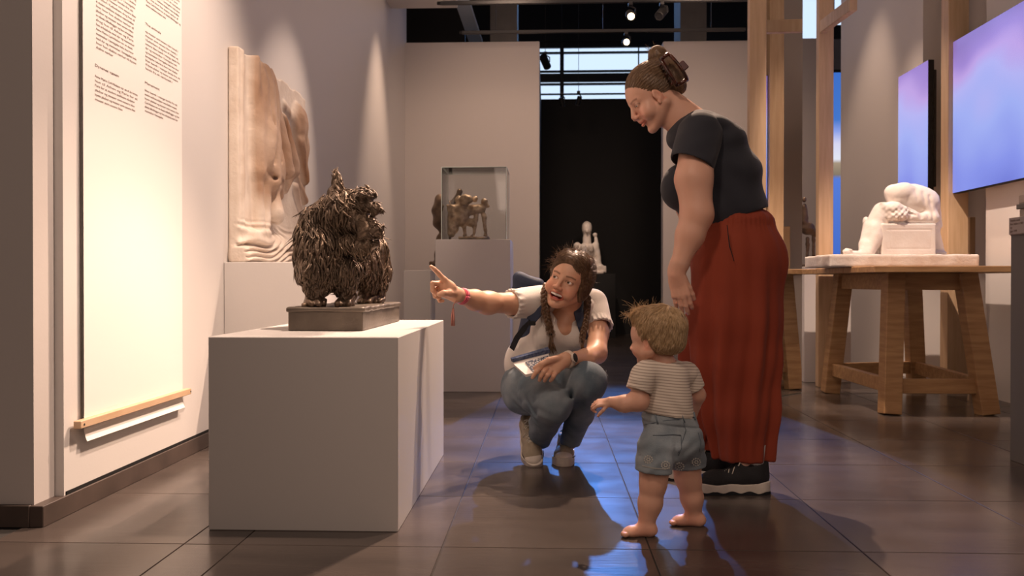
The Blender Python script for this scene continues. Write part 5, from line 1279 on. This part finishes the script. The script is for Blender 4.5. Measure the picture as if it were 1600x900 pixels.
# shoes
so = (M['canvas'], M['rubber'], M['lace'], M['rubber'])
s_ = bpy.data.objects.new('shoe', None); COL.objects.link(s_); s_.parent = crouch
toeR = Q(833,716,3.72); toeR[2] = .0
a_ = math.radians(38); fR = A3((.14,-math.cos(a_),-math.sin(a_))); fR /= np.linalg.norm(fR); MR = frame(fR, (0,-math.sin(a_),math.cos(a_)))
oR = A3((Q(833,716,3.72)[0], 3.725, .004)) - MR@A3((.0,.215,-.004)); 
sneaker(s_, oR, MR, .26, so, high=True, cuff=.10)
s_ = bpy.data.objects.new('shoe', None); COL.objects.link(s_); s_.parent = crouch
oL = A3((Q(883,728,3.70)[0]+.012, 3.69+.245, .001)); ML = frame((-.09,-1,-.0), (0,0,1)); sneaker(s_, oL, ML, .26, so, high=True, cuff=.10)
# hair: parted, pulled into two braids
def cl(p): return xf(p, co, cM, hs)
hair = cl([ell((0,-.020,.043), (.0870,.102,.090), .02), ell((0,.02,.090), (.066,.055,.030), .03), ell((.072,-.030,.015), (.018,.040,.055), .02), ell((-.070,-.010,.0), (.022,.042,.062), .02), ell((.09,.0,-.012),(.020,.019,.026),.004,op='s'),
    ell((0,.108,-.030), (.066,.070,.102), .008, op='s'), ell((0,.0,-.12), (.09,.12,.065), .02, op='s'), cone((0,.09,.135),(0,-.06,.145), .010,.010,.01,op='s')])
hair.append(addf(lambda X,Y,Z: (.0030*sn(X,Y,Z,120,6)).astype(np.float32)))
V, F = solid(hair, co-.18, co+.18, .0028); ha = raw('hair', V, F, M['hair_brown'], crouch, smooth=True)
tl = co+cM@A3((-.075,-.02,-.05))*hs; trr = co+cM@A3((.078,-.02,-.05))*hs
def flow2(p, n, rr):
    L = cM.T@(p-co); t = tl if L[0] < 0 else trr; d = (t-p)/np.linalg.norm(t-p); s = cM[:,0]*(-1 if L[0] < 0 else 1)*(.6 if L[2] > .06 else 0); return d + s - cM[:,1]*.25 + .12*rr
lk = locks(V, F, .0042, flow2, (.030,.065), (.0008,.0017), (.0016,.0004), 9, 2800, flat=.6, curl=.25); lk.obj('hair_strands', M['hair_brown'], ha, smooth=True)
w_ = MB(); rr = np.random.RandomState(4)
for i in range(420):
    a = rr.uniform(-1.9,1.9); b0 = co+cM@(A3((.084*math.sin(a), rr.uniform(-.03,.05), .045+.085*math.cos(a)))*hs); d = cM@A3((math.sin(a)+rr.uniform(-.6,.6), rr.uniform(-.3,.5), math.cos(a)*.7+rr.uniform(-.4,.3))); d /= np.linalg.norm(d); L = rr.uniform(.008,.026); c2 = rr.normal(size=3)*.8
    w_.tube([b0-d*.004, b0+d*L*.35+c2*L*.2, b0+d*L*.6+c2*L*.55, b0+d*L*.7+c2*L*.9], [.0006,.0005,.0004,.0002], 3)
w_.obj('flyaway_hairs', M['hair_brown'], ha)
def braid(path, rad, name='braid', tail=.05):
    path = [A3(p) for p in path]; seg = np.array([np.linalg.norm(path[i+1]-path[i]) for i in range(len(path)-1)]); T = seg.sum(); cum = np.concatenate([[0],seg.cumsum()])
    def at(s):
        i = min(max(np.searchsorted(cum, s)-1, 0), len(seg)-1); return path[i] + (path[i+1]-path[i])*((s-cum[i])/seg[i])
    m_ = MB(); n = int(T/.006); pitch = .052
    for j in range(3):
        pts = []; rd = []
        for i in range(n+1):
            s = T*i/n; ph = 2*PI*s/pitch + j*2*PI/3; tap = 1-.35*s/T; c = at(s)
            pts.append(c + A3((1,.15,0))*math.sin(ph)*rad*.85*tap + A3((0,-1,0))*math.sin(2*ph)*rad*.42*tap); rd.append(rad*.72*tap)
        m_.tube(pts, rd, 8, flat=.8)
    b = m_.obj(name, M['hair_brown'], ha, smooth=True)
    e = path[-1]; el_ = MB().tube([e+A3((0,0,.004)), e-A3((0,0,.004))], rad*.62, 10); el_.obj('hair_tie', M['strap'], b, smooth=True)
    tw = MB(); rr = np.random.RandomState(7)
    for i in range(40):
        d = A3((rr.uniform(-.22,.30), rr.uniform(-.2,.2), -1)); tw.tube([e+A3((rr.uniform(-.4,.4)*rad,rr.uniform(-.4,.4)*rad,0)), e+d*tail*.5, e+d*tail*rr.uniform(.8,1.1)+A3((.004,0,0))], [.0024,.0026,.0007], 4)
    tw.obj('braid_tail', M['hair_brown'], b, smooth=True)
    st_ = MB()
    for i in range(120):
        s = rr.uniform(0,T); c = at(s); d = A3((rr.uniform(-.3,.3), rr.uniform(-.5,0), -1)); x = A3((rr.uniform(-1,1)*rad*1.2,-rad*.75,0)); st_.tube([c+x, c+x+d*.014, c+x*.9+d*.026], [.0008,.0009,.0004], 3)
    st_.obj('braid_strands', M['hair_brown'], b)
braid([Q(857,444,3.70), Q(852,455,3.665), Q(852,470,3.655), Q(853,490,3.665), Q(858,508,3.66), Q(861,522,3.665)], .0165, tail=.082)
braid([Q(918,462,3.71), Q(918,478,3.72), Q(916,500,3.705), Q(911,518,3.68), Q(909,534,3.665)], .0125, tail=.03)
# backpack with straps
bp = thing('backpack', 'navy backpack worn by the crouching woman, with black straps', 'backpack', Q(830,540,4.0))
def bpf():
    r = [rbox(Q(848,506,3.985), (.105,.055,.18), .05, .02, frame((.1,1,-.25),(0.22,.2,1))), cone(Q(812,434,3.94), Q(840,446,3.93), .022, .035, .04), cone(Q(811,436,3.94), Q(808,470,3.96), .022, .04, .04)]
    r.append(addf(lambda X,Y,Z: (.004*sn(X,Y,Z,30,2)).astype(np.float32))); return r
V, F = solid(bpf(), Q(780,410,3.8)-A3((.05,.1,.55)), Q(930,410,4.15)+A3((.05,.1,.06)), .006)
raw('pack_body', V, F, M['pack'], bp, smooth=True)
def strap(pts, w, th, m, name):
    mb = MB(); pts = [A3(p) for p in pts]; n = len(pts); vs = []
    for i in range(n):
        t = pts[min(i+1,n-1)]-pts[max(i-1,0)]; t /= np.linalg.norm(t); out = A3((0,-1,.25)) ; 
        if i == 0: out = A3((0,.0,1))
        out = out - t*np.dot(out,t); out /= np.linalg.norm(out); s = np.cross(t,out); ww = w[i] if hasattr(w,'__len__') else w
        vs.append([pts[i]-s*ww/2, pts[i]+s*ww/2, pts[i]+s*ww/2+out*th, pts[i]-s*ww/2+out*th])
    V = [v for q in vs for v in q]; F = [(0,1,2,3), tuple(4*(n-1)+j for j in (3,2,1,0))]
    for i in range(n-1):
        for j in range(4): F.append((4*i+j,4*(i+1)+j,4*(i+1)+(j+1)%4,4*i+(j+1)%4))
    mb.add(V,F); o = mb.obj(name, m, bp); b = o.modifiers.new('bev','BEVEL'); b.width = .002; b.segments = 2; return o
strap([Q(836,452,3.90), Q(846,451,3.80), Q(849,463,3.705), Q(842,484,3.685), Q(829,502,3.685)], [.055,.055,.052,.050,.040], .009, M['pack'], 'padded_strap')
strap([Q(830,500,3.682), Q(820,512,3.70), Q(808,528,3.76), Q(800,545,3.84)], .026, .004, M['strap'], 'webbing_strap')
MB().box(Q(831,505,3.672)-A3((.016,.004,.010)), Q(831,505,3.672)+A3((.016,.006,.010)), .003).obj('buckle', M['black'], bp)
strap([Q(909,455,3.90), Q(909,458,3.80), Q(907,472,3.745), Q(905,490,3.715), Q(909,510,3.700), Q(915,530,3.72)], [.05,.05,.048,.045,.035,.026], .008, M['pack'], 'padded_strap')
# wrist things
br = MB(); u = frame_z(wrR-Q(742,469,3.50)); rr = np.random.RandomState(1)
wb = wrR + (Q(742,469,3.50)-wrR)*.10
b1 = thing('bracelet', 'pink and red cord bracelets with a hanging tassel on the pointing wrist', 'bracelet', wb)
for i in range(5):
    c0 = wb + u[:,2]*(-.004-.004*i*0) + (Q(742,469,3.50)-wrR)*(.035*i); pts = []
    tx = rr.uniform(-.25,.25); ty = rr.uniform(-.35,.15)
    for a in np.linspace(0,2*PI,25): pts.append(c0 + (u[:,0]*math.cos(a)+u[:,1]*math.sin(a))*(.0285+.0008*i) + u[:,2]*(.010*(tx*math.cos(a)+ty*math.sin(a))*2))
    MB().tube(pts, .0028, 6).obj('cord', mat('cord_pink_%d' % i, [(.70,.10,.16),(.62,.06,.12),(.75,.30,.34),(.60,.05,.10),(.78,.36,.36)][i], .7), b1, smooth=True)
ts = MB(); t0 = Q(711,472,3.385)
ts.tube([Q(713,470,3.375), t0+A3((-.006,0,-.01)), Q(708,482,3.385)], .002, 5)
for i in range(22): 
    x = A3((rr.uniform(-.006,.006), rr.uniform(-.005,.005), 0)); ts.tube([Q(708,482,3.385)+x*.3, Q(707.5,495,3.385)+x, Q(707.5,508,3.385)+x*1.1+A3((0,0,rr.uniform(-.004,.003)))], [.0022,.0022,.0016], 4)
ts.obj('tassel', mat('tassel_pink', (.72,.34,.28), .8), b1, smooth=True)
wt = thing('wristwatch', 'smartwatch with black oval face and pale strap on the left wrist', 'watch', Q(884,561,3.44))
wd = Q(915,560,3.57)-wrL; wd /= np.linalg.norm(wd); cw = wrL + wd*.012; uw = frame_z(wd); pts = [cw + (uw[:,0]*math.cos(a)+uw[:,1]*math.sin(a))*.0315 for a in np.linspace(0,2*PI,25)]
MB().tube(pts, .009, 8, flat=.28, up=None).obj('strap', mat('pale_strap', (.62,.52,.42), .5), wt, smooth=True)
nrm = A3((.0,-1,.18)); nrm = nrm - wd*np.dot(nrm,wd); nrm /= np.linalg.norm(nrm); fc = cw + nrm*.030
sd = np.cross(wd, nrm); Mw = np.column_stack([wd, sd, nrm])
def disc(c, rx, ry, z0, z1, n=28):
    V = [c+Mw@A3((math.cos(2*PI*j/n)*rx*q, math.sin(2*PI*j/n)*ry*q, z)) for z, q in ((z0,1),(z1-.0015,1),(z1,.92)) for j in range(n)]
    F = [(i*n+j, i*n+(j+1)%n, (i+1)*n+(j+1)%n, (i+1)*n+j) for i in range(2) for j in range(n)]+[tuple(range(n-1,-1,-1)), tuple(range(2*n,3*n))]; return MB().add(V,F)
disc(fc, .0165, .0195, 0, .009).obj('case', M['rubber'], wt); disc(fc, .0148, .0178, .0088, .0105).obj('watch_glass', mat('watch_glass', (.004,.004,.005), .08), wt)
# booklet held on the thigh, with a patterned card and a dark blue strip on it
c0 = [Q(803,572,3.50), Q(822,589,3.40), Q(862,580,3.42), Q(858,556,3.52)]
bk = thing('booklet', 'white booklet with dark patterned cover held in the crouching woman\'s hand', 'booklet', sum(c0)/4)
upv = np.cross(c0[1]-c0[0], c0[3]-c0[0]); upv /= np.linalg.norm(upv); upv = upv if upv[2] > 0 else -upv
def slabq(q, t0, t1): 
    return MB().add([p+upv*t for t in (t0,t1) for p in q], [(3,2,1,0),(4,5,6,7),(0,1,5,4),(1,2,6,5),(2,3,7,6),(3,0,4,7)])
slabq(c0, 0, .011).obj('pages', mat('booklet_paper', (.75,.70,.66), .6), bk)
def patt():
    m = bpy.data.materials.new('booklet_print'); m.use_nodes = True; nt = m.node_tree; N = nt.nodes; L = nt.links; b = N['Principled BSDF']; b.inputs['Roughness'].default_value = .4
    tc = N.new('ShaderNodeTexCoord'); v = N.new('ShaderNodeTexVoronoi'); v.feature = 'DISTANCE_TO_EDGE'; v.inputs['Scale'].default_value = 90; L.new(tc.outputs['Object'], v.inputs['Vector']); r = N.new('ShaderNodeValToRGB'); e = r.color_ramp.elements
    e[0].position = .10; e[0].color = (.03,.045,.09,1); e[1].position = .2; e[1].color = (.55,.52,.50,1); L.new(v.outputs['Distance'], r.inputs[0]); L.new(r.outputs[0], b.inputs['Base Color']); return m
def lerpq(u, v): return (c0[0]*(1-u)+c0[1]*u)*(1-v) + (c0[3]*(1-u)+c0[2]*u)*v
slabq([lerpq(.15,.30), lerpq(.95,.30), lerpq(.95,.98), lerpq(.15,.98)], .0112, .013).obj('printed_card', patt(), bk)
cc = [Q(800,569,3.53), Q(803,571,3.515), Q(861,556,3.52), Q(858,552,3.535)]
slabq(cc, .014, .030).obj('blue_strip', mat('navy_pattern', (.018,.035,.11), .4, noise=(120,(.10,.13,.2),2,(1,1,1))), bk)
# ================================================================ TODDLER
YT = 2.75
def B(px, py, Y=YT): return P(px, py, Y)
ts_ = .80; tM = frame((-.80,.59,-.06), (-.03,0,1)); to = B(1024,534,2.77)
TP = xf(head_prims('closed', baby=True, full=1.16), to, tM, ts_)
tt = [ell(B(1043,655,2.76), (.080,.070,.075), .03), ell(B(1040,622,2.755), (.074,.062,.065), .03), ell(B(1038,592,2.755), (.068,.056,.055), .03), cone(B(1010,582,2.72), B(1072,584,2.80), .030, .030, .03), cone(B(1038,565,2.76), B(1030,548,2.77), .040,.042,.02)]
dia = [ell(B(1050,690,2.765), (.088,.080,.065), .03), ell(B(1035,688,2.725), (.056,.05,.062), .02), ell(B(1072,688,2.745), (.050,.05,.060), .02)]
s1t = B(1003,590,2.70); e1t = B(998,627,2.70); w1t = B(954,628,2.71)
aL = [ell(s1t, .024, .02), cone(s1t, e1t, .025, .029, .02), cone(e1t, B(975,631,2.70), .030, .026, .015), cone(B(975,631,2.70), w1t, .026, .0165, .01)]
s2t = B(1074,590,2.82); e2t = B(1089,617,2.83); w2t = B(1080,650,2.87)
aR = [ell(s2t, .024, .02), cone(s2t, e2t, .025, .028, .02), cone(e2t, w2t, .026, .018, .01)]
thn = frame((-.93,.10,-.12), (.0,-.55,.83)); th = xf(hand_prims((.95,.90,.95,1.0), (.75,1.3), sx=-1, spread=.10), w1t+A3((-.001,0,0)), thn, .46)
th2 = xf(hand_prims(.7, (.5,.6), sx=1), w2t, frame((-.3,.3,-1),(.5,.7,0)), .5)
l1 = [cone(B(1025,700,2.71), B(1021,748,2.70), .056, .044, .02), ell(B(1020,760,2.70), (.037,.037,.03), .02), cone(B(1019,768,2.70), B(1016,786,2.70), .036, .036, .015), cone(B(1016,786,2.70), B(1010,818,2.695), .036, .025, .015)]
l2 = [cone(B(1072,700,2.79), B(1074,742,2.80), .054, .043, .02), ell(B(1076,752,2.80), (.036,.036,.03), .02), cone(B(1078,760,2.80), B(1081,778,2.805), .035, .035, .015), cone(B(1081,778,2.805), B(1084,803,2.81), .035, .025, .015)]
def footp(toes=5):
    """ankle axis at origin, ground at z=-.028, toes to +Y"""
    r = [ell((0,-.012,-.010), (.021,.022,.019), .010), cone((0,-.005,-.008), (0,.045,-.014), .022, .018, .015), ell((0,.050,-.015), (.027,.024,.014), .012)]
    for i in range(5):
        x = -.020+.0095*i; r.append(ell((x, .073-.0035*abs(i-1)-.003*max(0,i-2), -.018), (.0062 if i else .0085,.010,.0078), .003))
    r.append(clip(lambda X,Y,Z: (-.0275-Z+0*X+0*Y))); return r
body = grow(tt,-.006) + grow(dia,-.010) + aL + aR + th + th2 + l1 + l2 + TP
f1o = B(1010,826,2.69); f1o[2] = .0285; f2o = B(1086,811,2.81); f2o[2] = .0285
F1 = xf([p for p in footp() if p['t'] != 'f'], f1o, frame((-1,-.12,0),(0,0,1)), 1.0); F2 = xf([p for p in footp() if p['t'] != 'f'], f2o, frame((-1,.10,0),(0,0,1)), 1.0)
body += F1 + F2
zones = [(to-.13, to+A3((.13,.13,.145)), .0020), (w1t+A3((-.115,-.07,-.07)), w1t+A3((.03,.07,.06)), .0016), (f1o+A3((-.11,-.06,-.03)), f1o+A3((.05,.06,.03)), .0018), (f2o+A3((-.11,-.06,-.03)), f2o+A3((.05,.06,.03)), .0018)]
V, F = multires(body, zones, .0045); V[:,2] = np.maximum(V[:,2], .0008)
sk = head_colors(V, to, tM, ts_, 'closed', brow=(.7,.5,.35), baby=True, blush=.35)
for c_ in (f1o, f2o):
    g = np.exp(-((V-(c_+A3((-.02,0,-.02))))**2).sum(1)/.05**2)[:,None]*.35; sk = sk*(1-g)+g*np.array((1,.62,.55))
kid = raw('person', V, F, M['skin3'], None, loc=(B(1045,820)[0],2.75,0), smooth=True, col=sk)
tag(kid, 'barefoot toddler seen from behind in striped shirt and denim shorts, left arm held out', 'person')
add_eyes(kid, to, tM, ts_, (0,1,0), (.10,.16,.22))
# shirt
shp = grow(tt[:4], .006) + [cone(B(1008,585,2.715), B(1002,596,2.70), .036, .038, .02), cone(B(1072,586,2.805), B(1076,596,2.82), .036, .038, .02)]
shp += [addf(lambda X,Y,Z: (.0022*sn(X,Y,Z,45,3)+.0018*np.sin(90*Z+60*X+2*np.sin(30*X))*np.clip((B(1040,600)[2]-Z)*15,0,1)).astype(np.float32)), cone(B(1035,556,2.76), B(1024,520,2.77), .047, .052, .004, op='s')]
zsh = B(1040,646,2.76)[2]; shp.append(clip(lambda X,Y,Z: (zsh-Z-.14*(X-B(1040,640)[0])+0*Y)))
lo, hi = autobox(shp[:6]); T0 = solid(shp, lo, hi, .0035)
sa = sleeve(B(1006,587,2.71), B(998,611,2.70), .042, .041, h=.003, wall=.007, noise=.001); sb = sleeve(B(1074,587,2.81), B(1083,607,2.82), .041, .040, h=.003, wall=.007, noise=.001)
V, F = join([T0, sa, sb]); raw('striped_shirt', V, F, M['stripe'], kid, smooth=True)
# shorts
zw0 = B(1045,640,2.76)[2]
sp = grow(dia, .004) + [ell(B(1044,652,2.76), (.083,.072,.05), .03), cone(B(1027,700,2.71), B(1022,732,2.70), .060, .060, .02), cone(B(1072,700,2.79), B(1076,730,2.80), .058, .058, .02)]
def spf(X, Y, Z):
    g = np.exp(-((X-B(1053,700,2.7)[0])/.008)**2)*np.clip((B(1050,690)[2]-Z)*20+.6,0,1)*np.clip((2.76-Y)*30,0,1); seam = .006*g
    wb = .003*np.exp(-((Z-B(1045,661)[2]-.13*(X-B(1045,661)[0])*-1)/.0035)**2)
    return (seam+wb+.0020*sn(X,Y,Z,55,3)+.0015*np.sin(140*Z-40*X+2*np.sin(50*X))*np.clip((B(1045,660)[2]-Z)*20,0,1)).astype(np.float32)
sp += [addf(spf), clip(lambda X,Y,Z: (Z-zw0-.012+.20*(X-B(1045,640)[0])*-1+0*Y))]
h1 = B(1020,735,2.70); h2 = B(1076,729,2.80)
sp += [clip(lambda X,Y,Z: (np.where(X < B(1050,700,2.72)[0], h1[2]-.10*(X-h1[0]) + -.0022*np.abs(np.sin(X*230+Y*150)), h2[2]+.10*(X-h2[0])-.0022*np.abs(np.sin(X*230+Y*150)))-Z)),
       cone(h1+A3((0,0,.03)), h1-A3((0,0,.03)), .047, .049, .002, op='s'), cone(h2+A3((0,0,.03)), h2-A3((0,0,.03)), .045, .047, .002, op='s')]
V, F = solid(sp, B(985,640,2.6)-A3((.01,.0,.27)), B(1115,628,2.92)+A3((.02,.02,.02)), .0032)
# washed-out patches and darker seams as colour of the cloth itself
cc = np.ones((len(V),3)); x, z = V[:,0], V[:,2]
wash = np.exp(-(((x-B(1045,695)[0])/.035)**2+((z-B(1045,700)[2])/.045)**2)); cc *= (1+.55*wash)[:,None]
sho = raw('denim_shorts', V, F, M['denim_light'], kid, smooth=True, col=cc)
def surf(px, py): 
    """point on the shorts surface nearest the view for a given pixel"""
    o_ = A3((0,0,CAM_H)); d = P(px,py,1.0)-o_; d /= np.linalg.norm(d); w = V-o_; t = w@d; r = np.linalg.norm(w-t[:,None]*d, axis=1); m = r < .004
    if not m.any(): m = r < r.min()+.003
    i = np.where(m)[0][np.argmin(t[m])]; return o_ + d*(t[i]-.0006)
thr = mat('white_embroidery', (.62,.60,.56), .9); em = MB()
for (cx, cy) in ((1013,718),(1040,727),(1062,729),(1088,722)):
    for rad_, n_ in ((2.6,6),(6.2,11)):
        for i in range(n_):
            a = 2*PI*i/n_; c = surf(cx+rad_*math.cos(a), cy+rad_*math.sin(a)*.9)
            pts = [c + (A3((1,0,0))*math.cos(b)+A3((0,0,1))*math.sin(b))*.0017 for b in np.linspace(0,2*PI,7)]; em.tube(pts, .00105, 4)
for px in np.linspace(1004,1046,26): c = surf(px, 727+5*math.sin((px-1004)/42*2.2)); em.tube([c+A3((-.0015,0,0)), c+A3((0,0,-.003)), c+A3((.0015,0,0))], .0009, 4)
em.obj('eyelet_embroidery', thr, sho)
def stitch(pts, r=.0011, m=None, name='stitching'):
    MB().tube([surf(*p) for p in pts], r, 5).obj(name, m or mat('denim_seam', (.05,.075,.11), .9), sho, smooth=True)
sm = mat('denim_seam_thread', (.11,.14,.175), .9)
stitch([(1006,664),(1020,661),(1040,657),(1060,655),(1086,652)], .0013, sm, 'waistband_seam')
stitch([(1020,680),(1035,680),(1052,679),(1064,680)], .0011, sm, 'pocket_seam'); stitch([(1064,680),(1065,700),(1060,712)], .0009, sm, 'pocket_seam'); stitch([(1091,676),(1095,690),(1093,706)], .0011, sm, 'pocket_seam')
stitch([(1068,660),(1072,672),(1066,690),(1060,708)], .0009, sm, 'back_seam')
for px, p2 in ((1023,(1028,662)),(1064,(1070,660)),(1084,(1087,656))):
    a = surf(px, 645+(0)); b = surf(*p2); MB().tube([a+A3((0,0,.002)), (a+b)/2+A3((0,-.003,0)), b], .0032, 6, flat=.5).obj('belt_loop', M['denim'], sho, smooth=True)
# hair
hair = xf([ell((0,-.026,.056), (.0905,.106,.090), .02), ell((0,-.05,.002), (.074,.068,.058), .03), ell((0,.05,.10), (.05,.045,.035), .03),
    ell((0,.105,.0), (.075,.062,.085), .012, op='s'), ell((-.08,.045,-.035), (.04,.05,.045), .01, op='s'), ell((.08,.045,-.035), (.04,.05,.045), .01, op='s'), ell((-.088,-.004,-.002),(.02,.019,.026),.004,op='s'), ell((0,.0,-.10), (.12,.12,.058), .02, op='s')], to, tM, ts_)
hair.append(addf(lambda X,Y,Z: (.0032*sn(X,Y,Z,95,16)).astype(np.float32)))
V, F = solid(hair, to-.15, to+.17, .0026); hk = raw('hair', V, F, M['hair_blond'], kid, smooth=True)
crown = to+tM@A3((.01,-.07,.14))*ts_
def flow3(p, n, rr):
    d = p-crown; d /= np.linalg.norm(d)+1e-6; return d + A3((0,0,-.55)) + tM[:,1]*.15 + .16*rr
lk = locks(V, F, .0032, flow3, (.022,.048), (.0006,.0013), (.0026,.0030), 12, 4600, flat=.55, curl=.3); lk.obj('hair_strands', M['hair_blond'], hk, smooth=True)
w_ = MB(); rr = np.random.RandomState(14)
for i in range(520):
    a = rr.uniform(-1.5,1.2); b0 = to+tM@(A3((rr.uniform(-.06,.06), .035+.07*math.sin(a)*1.0, .085+.040*math.cos(a)))*ts_) ; d = tM@A3((rr.uniform(-.7,.4), rr.uniform(-.5,.9), rr.uniform(-.2,.6))); d /= np.linalg.norm(d); L = rr.uniform(.010,.034); c2 = rr.normal(size=3)*.8
    w_.tube([b0-d*.004, b0+d*L*.4+c2*L*.2, b0+d*L*.6+c2*L*.5, b0+d*L*.55+c2*L*.85], [.0005,.0004,.0003,.0002], 3)
w_.obj('wispy_hairs', M['hair_blond'], hk)
